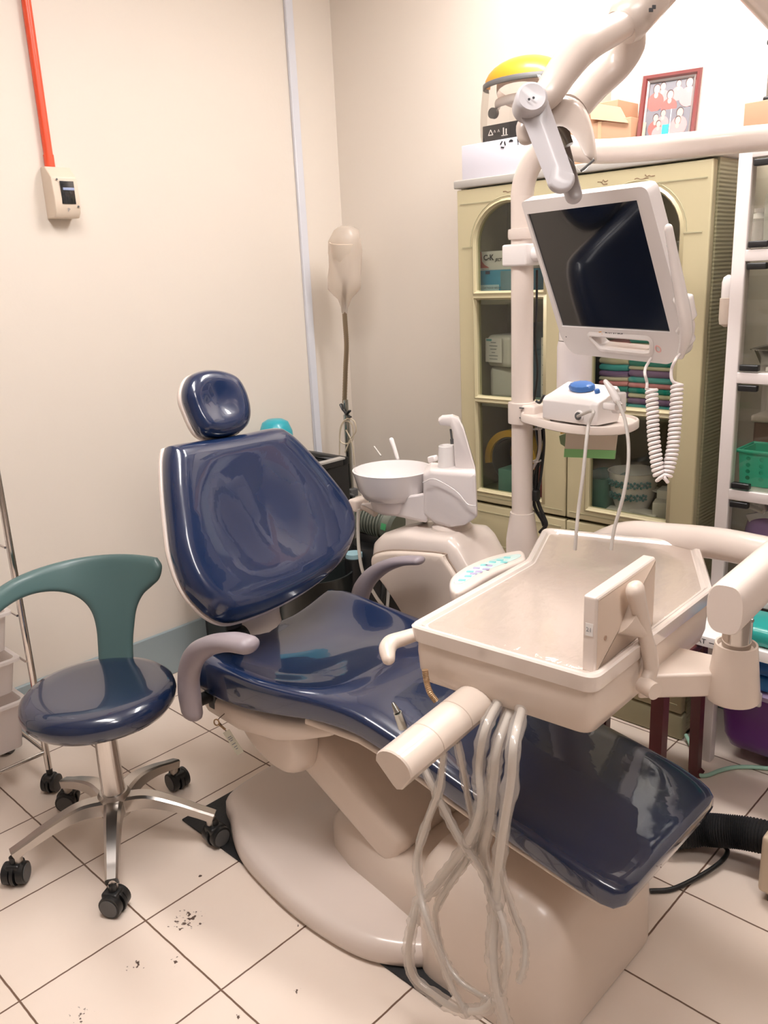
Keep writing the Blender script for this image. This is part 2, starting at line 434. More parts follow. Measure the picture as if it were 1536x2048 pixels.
def helix(path, R, r, turns, b, n=8, per=14):
    Q = catmull(path, 10); seg = [0]
    for a, c in zip(Q, Q[1:]): seg.append(seg[-1] + (c - a).length)
    tot = turns * per; pts = []; ref = None
    for i in range(tot + 1):
        s = seg[-1] * i / tot; k = 0
        while k < len(seg) - 2 and seg[k + 1] < s: k += 1
        t = (s - seg[k]) / max(1e-9, seg[k + 1] - seg[k]); p = Q[k].lerp(Q[k + 1], t); d = (Q[k + 1] - Q[k]).normalized()
        if ref is None: ref = d.orthogonal()
        ref = (ref - d * ref.dot(d)).normalized(); w = d.cross(ref); a = 2 * PI * i / per
        pts.append(p + (ref * math.cos(a) + w * math.sin(a)) * R)
    b.sweep(pts, r, n=n, smooth=False); return pts

# ------------------------------------------------------------------ the room
XL, XR, YF, YB, ZC = -2.65, 1.15, -1.25, 2.54, 2.72
struct('floor', B().box(XL - .1, XR + .1, YF - .1, YB + .1, -.08, 0), FLOOR)
struct('ceiling', B().box(XL - .1, XR + .1, YF - .1, YB + .1, ZC, ZC + .08), CEIL)
struct('wall_left', B().box(XL - .1, XL, YF - .1, YB + .1, 0, ZC), WALL)
struct('wall_back', B().box(XL, XR, YB, YB + .1, 0, ZC), WALL)
struct('wall_right', B().box(XR, XR + .1, YF - .1, YB + .1, 0, ZC), WALL_DIM)
struct('wall_front', B().box(XL, XR, YF - .1, YF, 0, ZC), WALL_DIM)
struct('baseboard_left', B().box(XL, XL + .014, YF, YB, 0, .178, .003, 1), SKIRT)
struct('baseboard_back', B().box(XL + .014, XR, YB - .014, YB, 0, .178, .003, 1), SKIRT)
# ceiling lamps
def lamp(name_, label, x, y, lx, ly, strength):
    t = thing('ceiling_light', label, 'light', (x, y, ZC))
    part('housing', B().box(x - lx / 2 - .03, x + lx / 2 + .03, y - ly / 2 - .03, y + ly / 2 + .03, ZC - .05, ZC, .006), WHITEP, t)
    mt = M('diffuser_glow', (255, 249, 246), 0.5, emit=strength)
    part('diffuser', B().box(x - lx / 2, x + lx / 2, y - ly / 2, y + ly / 2, ZC - .062, ZC - .045, .004), mt, t)
lamp("a", "ceiling light nearest the back wall above the cabinets", -1.05, 2.02, 1.2, .22, 33)
lamp("b", "ceiling light above the dental chair in the middle of the room", -1.15, .7, 1.2, .3, 23)
lamp("c", "ceiling light by the right wall behind the photographer", .45, .6, 1.2, .3, 13)
W = bpy.data.worlds.new('world'); SC.world = W; W.use_nodes = True
W.node_tree.nodes['Background'].inputs[0].default_value = (1, .97, .96, 1); W.node_tree.nodes['Background'].inputs[1].default_value = .5

# pale duct, conduit, breaker box on the left wall
single('cable_duct', 'pale blue-white cable duct running up the cream wall beside the room corner', 'duct', B().box(XL, XL + .016, 2.30, 2.336, .178, ZC, .003, 1), DUCT)
single('conduit', 'orange plastic conduit pipe coming down the wall into the breaker box', 'pipe',
       B().cyl((XL + .014, 1.302, 1.79), (XL + .014, 1.302, ZC), .0135, n=20).cyl((XL + .014, 1.302, 1.792), (XL + .014, 1.302, 1.83), .0155, n=20), ORANGE)
t = thing('breaker_box', 'beige breaker box with dark window on the left wall', 'breaker box', (XL, 1.315, 1.64))
pr = [(0, 1.795), (.03, 1.795), (.062, 1.762), (.066, 1.70), (.062, 1.66), (.05, 1.645), (0, 1.645)]
part('housing', B().prism([(XL + a, 1.276, z) for a, z in pr], (0, .082, 0)), M('beige_breaker', (222, 206, 188), .4, var=.02), t, bev=.003)
part('window', B().obox((XL + .0655, 1.322, 1.718), (0, 1, 0), (.02, 0, 1), (1, 0, -.02), .044, .066, .004, .001), M('smoked_window', (34, 36, 40), .15, coat=.5), t)
lv = part('switch_lever', B().box(XL + .066, XL + .071, 1.306, 1.342, 1.724, 1.732, .001), M('blue_grey_lever', (150, 165, 200), .35), t)
for y, z in ((1.292, 1.755), (1.350, 1.678)): part('screw', B().lathe([(.003, 0), (.003, .002)], (XL + .0655, y, z), (1, 0, 0), n=12), DGREY, t)
part('logo_mark', text_b('P', .016, (XL + .0645, 1.318, 1.667), (0, 1, 0), (0, 0, 1), ext=.0012), INKG, t)

# ------------------------------------------------------------------ chrome drawer trolley, far left
t = thing('drawer_trolley', 'chrome trolley with frosted plastic drawers, cut by the left edge of the photo', 'trolley', (-2.42, .62, 0))
px0, px1, py0, py1 = -2.585, -2.262, .40, .846
def caster(c, r, ang, parent, w=.018):
    """twin wheel caster: hood, wheels"""
    d = V((math.cos(ang), math.sin(ang), 0)); a = V((-d.y, d.x, 0)); c = V(c)
    cas = part('caster', B().lathe([(r * 1.08, -w * .22), (r * 1.12, 0), (r * 1.08, w * .22)], c, a, n=24).cyl(c + V((0, 0, r * .3)), c + V((0, 0, r * 1.65)), r * .34).obox(c + V((0, 0, r * .62)) - d * r * .1, d, a, (0, 0, 1), r * 1.5, w * 1.9, r * .9, r * .25), BLACK, parent)
    for sg in (-1, 1):
        wh = part('wheel', B().lathe([(r * .7, -w * .5), (r * .97, -w * .42), (r, 0), (r * .97, w * .42), (r * .7, w * .5)], c + a * sg * w * .9, a, n=28), BLACK, cas)
    return cas
for x in (px0, px1):
    for y in (py0, py1):
        part('post', B().cyl((x, y, .075), (x, y, 1.02), .0095, n=16).ball((x, y, 1.02), .0095), CHROME, t)
        caster((x, y, .027), .027, 2.2, t, .016)
for z in (.13, 1.0):
    part('rail', B().cyl((px1, py0, z), (px1, py1, z), .006, n=12).cyl((px0, py0, z), (px0, py1, z), .006, n=12).cyl((px0, py1, z), (px1, py1, z), .006, n=12).cyl((px0, py0, z), (px1, py0, z), .006, n=12), CHROME, t)
for i, (z0, z1, ins) in enumerate(((.16, .31, .0), (.335, .44, .0), (.465, .58, .0), (.61, .78, .0))):
    bb = B(); e = .022
    lo = round_poly([V((px0 + e + .012, py0 + .03, 0)), V((px1 - e - .012, py0 + .03, 0)), V((px1 - e - .012, py1 - .045, 0)), V((px0 + e + .012, py1 - .045, 0))], .02)
    hi = round_poly([V((px0 + e, py0 + .02, 0)), V((px1 - e, py0 + .02, 0)), V((px1 - e, py1 - .03, 0)), V((px0 + e, py1 - .03, 0))], .02)
    hr = round_poly([V((px0 + .008, py0 + .01, 0)), V((px1 - .008, py0 + .01, 0)), V((px1 - .008, py1 - .018, 0)), V((px0 + .008, py1 - .018, 0))], .02)
    Z = lambda lp, z: [V((p.x, p.y, z)) for p in lp]
    bb.loft([Z(lo, z0), Z(hi, z1 - .008), Z(hr, z1 - .008), Z(hr, z1), Z(hi, z1), Z(lo, z0 + .004)], True, True)
    part('drawer', bb, FROST, t)
    for y in (py0 + .01, py1 - .012): part('runner', B().cyl((px0, y, z1 - .014), (px1, y, z1 - .014), .0035, n=8), CHROME, t)
single('red_box', 'small red box lying in the lowest frosted drawer of the trolley', 'box', B().box(-2.50, -2.335, .46, .66, .168, .255, .004), M('red_carton', (222, 96, 88), .5))
single('white_packet', 'white packets lying in the third frosted drawer from the floor', 'packet', B().box(-2.52, -2.33, .45, .74, .471, .54, .015), PAPER)

# ------------------------------------------------------------------ operator stool
sx, sy = -1.882, .857
t = thing('operator_stool', 'navy round stool with grey-teal curved arm rest and chrome five-star base', 'stool', (sx, sy, 0))
part('seat', B().lathe([(.02, .392), (.10, .392), (.155, .394), (.178, .402), (.190, .418), (.1925, .434), (.188, .450), (.175, .462), (.155, .4665), (.12, .466), (.06, .464), (.01, .4635)], (sx, sy, 0), n=72), NAVYS, t, ang=60)
part('seat_plate', B().lathe([(.02, .375), (.12, .375), (.14, .385), (.14, .393), (.02, .393)], (sx, sy, 0), n=32), BLACK, t)
part('collar', B().lathe([(.026, .335), (.028, .338), (.028, .378), (.02, .378)], (sx, sy, 0)), BLACK, t)
part('column', B().lathe([(.02, .105), (.033, .107), (.033, .15), (.030, .155), (.0275, .34), (.02, .34)], (sx, sy, 0)), CHROME, t)
part('hub', B().lathe([(.02, .095), (.040, .097), (.045, .11), (.043, .15), (.036, .162), (.02, .162)], (sx, sy, 0)), ALU, t)
for k in range(5):
    a = math.radians(-104 + 72 * k); d = V((math.cos(a), math.sin(a), 0)); c0 = V((sx, sy, 0))
    P = [c0 + d * .03 + V((0, 0, .13)), c0 + d * .09 + V((0, 0, .138)), c0 + d * .16 + V((0, 0, .122)), c0 + d * .225 + V((0, 0, .098)), c0 + d * .262 + V((0, 0, .083))]
    lg = B().sweep(P, [(.020, .026), (.017, .022), (.013, .019), (.011, .017), (.012, .016)], ref=(0, 0, 1), n=16, shape=[(1, -.62), (1, .62), (.7, .95), (-1, 1), (-1, -1), (.7, -.95)], sub=8)
    lg.cyl(c0 + d * .252 + V((0, 0, .05)), c0 + d * .252 + V((0, 0, .094)), .012, n=16)
    part('leg', lg, ALU, t, ang=30)
    q = c0 + d * .262 + V((0, 0, .0285)); caster(q, .0285, a + 1.0 + .5 * math.sin(3 * k), t, .02)
    ax = V((-math.sin(a + 1.0 + .5 * math.sin(3 * k)), math.cos(a + 1.0 + .5 * math.sin(3 * k)), 0))
    for sg in (-1, 1):
        b2 = B().lathe([(.0165, .0), (.0225, .0015), (.0225, .003), (.0165, .003)], q + ax * sg * .0265, ax * sg, n=24)
        part('wheel_ring', b2, DGREY, t)
def armmap(s, z, h):
    r = .168 + .080 * max(0, min(1.2, (z - .43) / .24)) + h
    if z < .47: r += 0
    a = math.radians(s * 330)
    return V((sx + math.cos(a) * r, sy + math.sin(a) * r, z))
ol = [(107, .722), (128, .727), (150, .728), (172, .724), (195, .715), (216, .700), (232, .684), (238, .668), (234, .650), (216, .656), (196, .664), (181, .662), (168, .648), (158, .622), (152, .585), (150, .54), (150.5, .49), (152, .435),
      (120, .435), (121.5, .49), (121, .54), (119.5, .585), (115, .622), (108, .648), (103.5, .668), (102.5, .700)]
ol = catmull([V((a / 330, z, 0)) for a, z in ol[:18]], 5)[:-1] + [V((152 / 330, .435, 0))] + catmull([V((a / 330, z, 0)) for a, z in ol[18:] + ol[:1]], 5)[:-1]
part('arm_rest', B().sheet([(p.x, p.y) for p in ol], armmap, .014, .014, .016, grid=.022), TEAL, t, ang=60)

# ------------------------------------------------------------------ dental chair
yc = 1.30
ch = thing('dental_chair', 'dark navy reclining dental chair on cream pedestal base', 'dental chair', (-1.25, yc, 0))
part('base_plate', B().box(-1.835, -.90, 1.017, 1.60, 0.0, .006, .001, 1), RUBBER, ch, label='black base plate')
fp = [(-1.782, 1.155), (-1.69, 1.078), (-1.571, 1.017), (-1.42, .988), (-1.27, .977), (-1.12, .990), (-1.03, 1.030), (-.965, 1.09), (-.95, 1.18)]
fp2 = [V((x, y, 0)) for x, y in fp]; full = catmull(fp2 + [V((p.x, 2 * yc - p.y, 0)) for p in reversed(fp2)], 6, closed=True)
FPz = lambda d, z: [V((q.x, q.y, z)) for q in inset([(p.x, p.y) for p in full], d)]
part('footplate', B().loft([FPz(.012, .006), FPz(.002, .010), FPz(0, .022), FPz(.002, .045), FPz(.010, .056), FPz(.024, .061)] + [[V((-1.36 + (q.x + 1.36) * k, yc + (q.y - yc) * k, z)) for q in FPz(.024, .061)] for k, z in ((.9, .064), (.6, .068), (.25, .069))]), IVORY, ch, ang=60)
# hump housing rising towards the pedestal
def sec(x, z0, z1, w, r=.5, n=24, yo=yc):
    o = []
    for k in range(n + 1):
        a = PI * k / n; c, s_ = math.cos(a), math.sin(a); e = 2 / 4.5
        o.append(V((x, yo - w * math.copysign(abs(c) ** e, c), z0 + (z1 - z0) * abs(s_) ** e)))
    return o
part('base_housing', B().loft([sec(-1.44, .05, .075, .05), sec(-1.41, .05, .125, .10), sec(-1.36, .045, .165, .14), sec(-1.28, .04, .195, .165), sec(-1.15, .04, .205, .18), sec(-1.0, .03, .215, .2), sec(-.85, .03, .235, .215), sec(-.80, .03, .24, .22)]), IVORY2, ch, ang=70)
rect = [(-1.02, yc - .245), (-.668, yc - .245), (-.668, yc + .2), (-1.02, yc + .2)]
RB = lambda d, z, r: [V((p.x, p.y, z)) for p in round_poly([V((q[0], q[1], 0)) for q in inset(rect, d)], r, 8)]
part('pedestal', B().loft([RB(.0, .004, .075), RB(0, .02, .075), RB(.004, .2, .075), RB(.012, .255, .075), RB(.03, .285, .07), RB(.06, .30, .06), RB(.10, .305, .05)]), IVORY2, ch, ang=70)
# lift arm
ax = V((-.9, 0, .45)).normalized(); up = V((.45, 0, .9)).normalized()
part('lift_arm', B().obox((-1.335, 1.285, .29), ax, (0, 1, 0), up, .50, .31, .13, .03, 4), IVORY2, ch)
# seat shell, bracket
def cs(x, w, zt, th, dish=0.0, wing=0.0, p=6, n=40, wfar=None):
    """closed cross section of the cushion at x"""
    top, bot = [], []
    for k in range(n + 1):
        a = PI * (1 - k / n); c = math.cos(a); s_ = math.sin(a); e = 2 / p
        yy = math.copysign(abs(c) ** e, c); hh = abs(s_) ** e
        f = abs(yy)
        W_ = w if yy < 0 or wfar is None else wfar
        zz = zt + th * (hh * .62 - .62) + hh * (wing * max(0, (f - .35) / .65) ** 2 * (1 if f < .9 else 1 - (f - .9) * 1.5) - dish * (1 - f * f))
        top.append(V((x, yc + yy * W_, zz)))
        bot.append(V((x, yc + yy * W_, zt - .62 * th - .38 * th * hh)))
    return top + bot[-2:0:-1]
ST = [  # x, half width, top z, thickness, dish, wing
    (-1.765, .215, .500, .012, 0, .03), (-1.760, .245, .506, .045, .004, .05), (-1.745, .262, .512, .066, .014, .065), (-1.70, .272, .515, .074, .03, .07), (-1.60, .276, .516, .074, .036, .058), (-1.48, .272, .526, .072, .034, .036), (-1.38, .258, .540, .070, .024, .018),
    (-1.28, .236, .552, .068, .010, .006), (-1.18, .216, .548, .066, .0, .0), (-1.06, .206, .520, .064, .003, 0), (-.92, .204, .484, .062, .006, .004), (-.78, .206, .458, .060, .008, .006), (-.67, .208, .438, .060, .008, .006), (-.605, .206, .424, .058, .004, .002), (-.575, .196, .416, .054, 0, 0), (-.560, .180, .410, .040, 0, 0), (-.555, .15, .404, .012, 0, 0)]
def interp(tab, x):
    xs = [r[0] for r in tab]; out = [x]
    for c in range(1, len(tab[0])): out.append(float(np.interp(x, xs, [r[c] for r in tab])))
    return out
XS = [-1.765, -1.7635, -1.760, -1.753, -1.745] + [-1.73 + i * .026 for i in range(44)] + [-.595, -.585, -.575, -.567, -.560, -.557, -.555]
def smooth_tab(x):
    if x < -1.73 or x > -.60: return interp(ST, x)
    a = [interp(ST, x + d) for d in (-.03, -.015, 0, .015, .03)]
    return [x] + [sum(r[c] for r in a) / 5 for c in range(1, 6)]
part('seat_cushion', B().loft([cs(*smooth_tab(x)) for x in XS]), NAVY, ch, ang=70)
def shell(x, w, zt, th, p=4):
    return cs(x, w, zt, th, 0, 0, p, 24)
part('seat_shell', B().loft([shell(-1.745, .22, .43, .03), shell(-1.73, .245, .445, .06), shell(-1.68, .258, .452, .085), shell(-1.55, .262, .456, .092), shell(-1.42, .252, .466, .085), shell(-1.34, .235, .478, .07), shell(-1.28, .21, .482, .05), shell(-1.25, .18, .482, .03)]), IVORY2, ch, ang=70)
part('legrest_shell', B().loft([shell(-1.33, .228, .490, .035), shell(-1.18, .208, .486, .03), shell(-1.06, .198, .460, .024), shell(-.92, .197, .426, .02), shell(-.78, .199, .402, .018), shell(-.64, .199, .382, .018), shell(-.60, .194, .374, .016), shell(-.578, .178, .370, .012), shell(-.568, .15, .368, .008)]), IVORY2, ch, ang=70)
bo = catmull([V((x, z, 0)) for x, z in ((-1.645, .43), (-1.615, .37), (-1.56, .315), (-1.49, .285), (-1.42, .283), (-1.375, .315), (-1.36, .37), (-1.365, .43))], 6)
part('seat_bracket', B().sheet([(p.x, p.y) for p in bo], lambda u, v, h: V((u, 1.125 - h, v)), .055, .02, .03, grid=.025), IVORY2, ch, ang=60)
part('seat_bracket', B().sheet([(p.x, p.y) for p in bo], lambda u, v, h: V((u, 1.475 + h, v)), .055, .02, .03, grid=.025), IVORY2, ch, ang=60)
# backrest
bp0 = V((-1.655, yc, .61)); bN = V((.885, 0, .466)).normalized(); bV = V((-.466, 0, .885)).normalized(); bU = V((0, 1, 0))
def tob(px, py):
    q = on(px, py, bp0 + bN * .02, bN) - bp0; return V((q.dot(bU), q.dot(bV), 0))
bk = [(334, 900), (352, 886), (450, 872), (545, 854), (575, 862), (610, 893), (660, 950), (697, 1000), (712, 1045), (706, 1085), (680, 1130), (630, 1172), (560, 1212), (500, 1236), (455, 1243), (415, 1222), (375, 1175), (350, 1110), (340, 1040), (333, 960)]
bol = [tob(*p) for p in bk]
bol = catmull(bol, 5, closed=True)
dish = lambda u, v: .050 - .022 * math.exp(-((u - .01) ** 2 / .022 + (v - .24) ** 2 / .03)) + .006 * math.exp(-((v - .06) ** 2) / .004)
mb = lambda u, v, h: bp0 + bU * u + bV * v + bN * h
part('backrest_cushion', B().sheet([(p.x, p.y) for p in bol], mb, dish, .016, .045, grid=.022, rb=.02), NAVY, ch, ang=70)
part('backrest_shell', B().sheet([(p.x, p.y) for p in inset([(p.x, p.y) for p in bol], -.004)], lambda u, v, h: mb(u, v, h - .016), .005, .026, .004, grid=.05, rb=.05), IVORY, ch, ang=60)
hp0 = V((-1.905, yc, 1.12)); hN = V((.93, -.04, .36)).normalized(); hU = (bU - hN * hN.dot(bU)).normalized(); hV = hN.cross(hU)
hk = [(366, 772), (378, 752), (405, 742), (440, 744), (470, 758), (489, 790), (497, 828), (490, 855), (468, 870), (435, 877), (405, 873), (388, 855), (372, 820), (364, 795)]
hol = []
for q in hk:
    w = on(q[0], q[1], hp0, hN) - hp0; hol.append(V((w.dot(hU), w.dot(hV), 0)))
hol = catmull(hol, 5, closed=True)
mh = lambda u, v, h: hp0 + hU * u + hV * v + hN * h
part('headrest_cushion', B().sheet([(p.x, p.y) for p in hol], mh, lambda u, v: .045 - .016 * math.exp(-(u * u + v * v) / .004), .02, .04, grid=.014, rb=.02), NAVY, ch, ang=70)
part('headrest_shell', B().sheet([(p.x, p.y) for p in inset([(p.x, p.y) for p in hol], -.002)], lambda u, v, h: mh(u, v, h - .018), .005, .03, .004, grid=.03, rb=.03), IVORY, ch, ang=60)
part('headrest_stem', B().sweep([hp0 - hN * .04, bp0 + bV * .46 - bN * .045, bp0 + bV * .36 - bN * .05], [(.008, .03)] * 3, ref=bN), CHROME, ch)
part('back_support', B().sweep([V((-1.66, 1.30, .40)), V((-1.775, 1.30, .50)), bp0 + bV * .10 - bN * .07, bp0 + bV * .3 - bN * .05], [(.03, .075), (.03, .072), (.022, .07), (.015, .06)], ref=(.9, 0, .4)), IVORY, ch)
part('hinge', B().cyl((-1.70, 1.14, .535), (-1.70, 1.19, .535), .03).sweep([(-1.70, 1.165, .50), bp0 + V((0, -.13, 0)) + bV * .06 - bN * .045], [(.012, .025)] * 2, ref=(1, 0, 0), smooth=False), BLACK, ch, label='black hinge')
# armrests
def arm(pts, Y, rads, near):
    P = [at(x, y, Y=Y) for x, y in pts]
    return B().sweep(P, rads, ref=(0, 1, 0), n=18, sub=8, round_end=True)
part('armrest', arm([(384, 1424), (379, 1388), (378, 1348), (390, 1312), (420, 1291), (462, 1284), (495, 1290)], .985, [(.022, .036), (.022, .041), (.021, .035), (.023, .029), (.029, .024), (.034, .021), (.030, .020)], 1), LILAC, ch, ang=60)
part('armrest', arm([(718, 1205), (724, 1180), (742, 1153), (770, 1133), (805, 1122), (838, 1121)], 1.615, [(.020, .034), (.020, .031), (.020, .025), (.022, .019), (.026, .014), (.022, .012)], 0), LILAC, ch, ang=60)
part('armrest_pivot', B().cyl(at(418, 1392, Y=1.04), at(418, 1392, Y=1.04) + V((0, -.055, 0)), .016).obox(at(428, 1398, Y=1.05), (1, 0, 0), (0, 1, 0), (0, 0, 1), .03, .02, .05, .006), BLACK, ch, label='black pivot')
part('armrest_pivot', B().cyl((-1.70, 1.555, .46), (-1.70, 1.60, .46), .018), BLACK, ch, label='black pivot')
# tag with keys hanging from the seat shell
k0 = at(445, 1452, Y=1.03)
tg = thing('key_tag', 'laminated white tag with a small key hanging beside the chair seat bracket', 'tag', k0)
cN = V((-.45, -.89, 0)); ta, tb = at(452, 1462, Y=1.045), at(481, 1507, Y=1.055)
tv = (tb - ta).normalized(); tu = tv.cross(V((.3, -.95, 0))).normalized()
part('card', B().obox((ta + tb) / 2, tu, tv, tu.cross(tv), .026, (tb - ta).length, .0015, .0005, 1), M('tag_card', (206, 204, 186), .3, coat=.5), tg)
nn = tu.cross(tv)
if nn.dot(FW) > 0: nn = -nn
tx = B()
for q, wd in ((-.016, .014), (-.011, .016), (-.006, .010), (.004, .014), (.012, .012), (.018, .008)): tx.obox((ta + tb) / 2 + tv * q + nn * .0012, tu, tv, nn, wd, .0022, .0004)
part('print', tx, INKG, tg)
part('key', B().lathe([(.006, 0), (.009, 0), (.009, .002), (.006, .002)], k0 + V((-.008, -.01, .012)), (.3, -.9, .2), n=20, cap0=False, cap1=False).sweep([k0 + V((-.002, -.008, .008)), k0 + V((.014, -.002, -.004))], [(.001, .004)] * 2, smooth=False), GOLD, tg)
part('cord_loop', B().sweep([k0 + V((0, .01, .03)), k0 + V((-.006, -.006, .018)), k0 + V((.002, -.004, .006)), ta], .0012, n=6), M('tag_string', (90, 70, 60), .6), tg)

# ------------------------------------------------------------------ dental unit: body, bowl, pole and lamp arm
UY = 1.70
un = thing('dental_unit', 'ivory dental unit with spittoon bowl, tall pole and overhead arm', 'dental unit', (-1.5, 1.9, 0))
def U(px, py, Y=UY): return at(px, py, Y=Y)
# body: outline of the front, lofted back with a sloped top
fo = [(741, 1086), (756, 1070), (800, 1064), (893, 1075), (912, 1096), (985, 1230), (1000, 1340), (850, 1340), (800, 1235), (765, 1170), (748, 1150), (738, 1118)]
def unit_loop(d, y, dz=0):
    pts = [U(*p) for p in fo]; q = inset([(p.x, p.z) for p in pts], d)
    rr = [.035, .03, .05, .03, .04, .05, .03, .03, .06, .05, .04, .04]
    return [V((p.x, y, p.y + dz)) for p in round_poly([V((a.x, a.y, 0)) for a in q], rr, 4)]
part('body', B().loft([unit_loop(.045, UY - .004), unit_loop(.02, UY), unit_loop(.006, UY + .010), unit_loop(0, UY + .03), unit_loop(.0, UY + .14), unit_loop(.012, UY + .19), unit_loop(.035, UY + .215)]), IVORY, un, ang=50)
pan = [(748, 1114), (762, 1104), (800, 1100), (886, 1106), (898, 1118), (940, 1195), (965, 1320), (860, 1320), (812, 1232), (772, 1168), (752, 1140)]
pp = catmull([V((p.x, p.z, 0)) for p in (U(*q) for q in pan)], 4, closed=True)
dp = U(800, 1150)
part('door_panel', B().sheet([(p.x, p.y) for p in pp], lambda u, v, h: V((u, UY - h - .003, v)), lambda u, v: .016 - .012 * math.exp(-((u - dp.x - .09) ** 2 / .012 + (v - dp.z + .07) ** 2 / .008)), .002, .012, grid=.02, rb=.001), IVORY2, un, ang=60)
part('panel_gap_shade', B().sweep([V((p.x, UY - .004, p.y)) for p in pp] + [V((pp[0].x, UY - .004, pp[0].y))], .0035, n=6, smooth=False), M('panel_gap_shadow', (150, 132, 118), .7), un, label='strip coloured as the shade in the gap around the door panel')  # shade of the groove painted as a solid darker strip
# base foot of the unit
part('foot', B().box(-1.60, -1.22, UY + .04, UY + .24, 0, .36, .03), IVORY2, un)
# swivel neck and spittoon housing
nk = U(905, 1048, UY + .10)
SY = UY + .10
part('swivel_neck', B().lathe([(.066, -.035), (.060, -.004), (.05, .004), (.045, .03)], nk, n=36), IVORY, un)
hs = [(846, 948), (860, 940), (952, 946), (956, 1035), (930, 1053), (900, 1057), (868, 1048), (846, 1030)]
hq = [at(x, y, Y=SY - .055) for x, y in hs]
dv_ = V((-.62, .78, 0))
def hloop(d, y): return [V((p.x, SY - .055, p.y)) + dv_ * ((y - SY + .07) * .8) for p in round_poly([V((a.x, a.y, 0)) for a in inset([(p.x, p.z) for p in hq], d)], [.012, .01, .01, .02, .03, .04, .03, .012], 4)]
part('spittoon_housing', B().loft([hloop(.014, SY - .07), hloop(.004, SY - .066), hloop(0, SY - .055), hloop(0, SY + .05), hloop(.006, SY + .07), hloop(.02, SY + .075)]), WHITEP, un, ang=50)
cv = [(846, 965), (866, 958), (890, 968), (915, 985), (935, 1008), (952, 1012)]
part('trim_line', B().sweep([at(x, y, Y=SY - .0715) for x, y in cv], .0016, n=6), WHITE, un)
part('bowl_arm', B().loft([[V((p.x + dx, y, p.z)) for p in (at(720, 1008, Y=y), at(850, 985, Y=y), at(856, 1046, Y=y), at(752, 1024, Y=y))] for y, dx in ((SY - .05, 0), (SY + .05, 0))]), WHITEP, un, bev=.008)
bc = at(785, 940, Y=SY - .01); br = .121
part('bowl', B().lathe([(.03, -.092), (.068, -.090), (.092, -.08), (.107, -.055), (.115, -.02), (br, .0), (br + .001, .004), (br - .004, .005), (.111, -.012), (.102, -.05), (.085, -.070), (.05, -.078), (.01, -.08)], (bc.x, bc.y, bc.z), n=64), CERAM, un, ang=60)
part('bowl_drain', B().lathe([(.008, 0), (.016, .001), (.016, .003), (.008, .003)], (bc.x, bc.y, bc.z - .079), n=24), CHROME, un)
part('bowl_seat', B().lathe([(.03, -.13), (.055, -.128), (.07, -.115), (.078, -.085), (.05, -.08)], (bc.x + .004, bc.y, bc.z), n=40), WHITEP, un, ang=60)
SPT = [(876, 838), (884, 832), (905, 830), (918, 835), (928, 855), (951, 935), (950, 944), (915, 944), (910, 925), (906, 862), (900, 850), (880, 848)]
spq = [at(x, y, Y=SY) for x, y in SPT]
sps = lambda d, y: [V((p.x, SY, p.y)) + dv_ * (y - SY) for p in round_poly([V((a.x, a.y, 0)) for a in inset([(p.x, p.z) for p in spq], d)], .0045, 3)]
part('water_spout', B().loft([sps(.004, SY - .022), sps(0, SY - .018), sps(0, SY + .014), sps(.004, SY + .018)]), WHITEP, un, ang=45)
n0 = at(901, 858, Y=SY - .004)
part('cup_nozzle', B().cyl(n0, n0 + V((.004, 0, -.03)), .003, n=10).cyl(n0 + V((.004, 0, -.028)), n0 + V((.005, 0, -.042)), .005, n=12), DGREY, un)
cu = at(894, 938, Y=SY - .005)
single('paper_cup', 'white paper cup standing under the spout of the dental unit', 'cup', B().lathe([(.015, 0), (.0255, 0), (.0262, .004), (.0225, .066), (.0205, .068), (.0195, .066), (.0205, .06), (.015, .058)], (cu.x, cu.y, cu.z + .001), n=32), PAPER)
# suction holder left of the bowl, with hose
hb = at(718, 1008, Y=SY)
part('hose_holder', B().obox(hb, (1, .1, -.05), (0, 1, 0), (0, 0, 1), .038, .06, .04, .008).sweep([hb, hb + V((.05, 0, -.012)), hb + V((.075, 0, -.02))], .012, n=10), IVORY, un)
part('suction_hose', B().sweep([at(x, y, Y=SY - .02) for x, y in ((717, 1018), (716, 1060), (718, 1100), (726, 1145), (750, 1190), (768, 1215))], .0055, n=8), TUBEM, un)
part('suction_handle', B().sweep([at(795, 918, Y=SY + .10), at(790, 900, Y=SY + .10), at(783, 880, Y=SY + .10)], [.0065, .0065, .008], n=12, round_end=True), WHITE, un)
part('suction_tip', B().sweep([at(762, 912, Y=SY + .12), at(748, 893, Y=SY + .12)], .003, n=8), CABLEG, un)
part('syringe_holder', B().obox(at(866, 918, Y=SY + .06), (1, 0, .3), (0, 1, 0), (-.3, 0, 1), .03, .02, .02, .005), WHITEP, un)
# pole
PX, PY = -1.277, 1.85
pz = lambda y: at(1045, y, Y=PY).z
part('pole_base', B().lathe([(.044, .0), (.044, pz(1078)), (.043, pz(1072)), (.034, pz(1030)), (.033, pz(1024)), (.02, pz(1024))], (PX, PY, 0), n=36), IVORY, un)
ztop = pz(400)
arc = [V((PX, PY, pz(1030))), V((PX, PY, pz(700))), V((PX, PY, pz(430))), V((PX, PY, ztop + .015)), V((PX + .012, PY, ztop + .058)), V((PX + .045, PY - .003, ztop + .098)), V((PX + .095, PY - .01, ztop + .118))]
e0 = at(1200, 303, Y=PY - .02); e1 = at(1536, 275, Y=PY - .075)
arm_end = e1 + (e1 - e0) * .55
part('pole', B().sweep(arc + [e0, e1, arm_end], [.0285] * 4 + [.028, .027, .0265, .0262, .0242, .024], n=28, sub=10), IVORY, un, ang=60)
part('pole_collar', B().lathe([(.028, -.013), (.034, -.012), (.036, -.006), (.036, .006), (.035, .012), (.03, .013)], (PX, PY, pz(468)), n=36), IVORY, un)
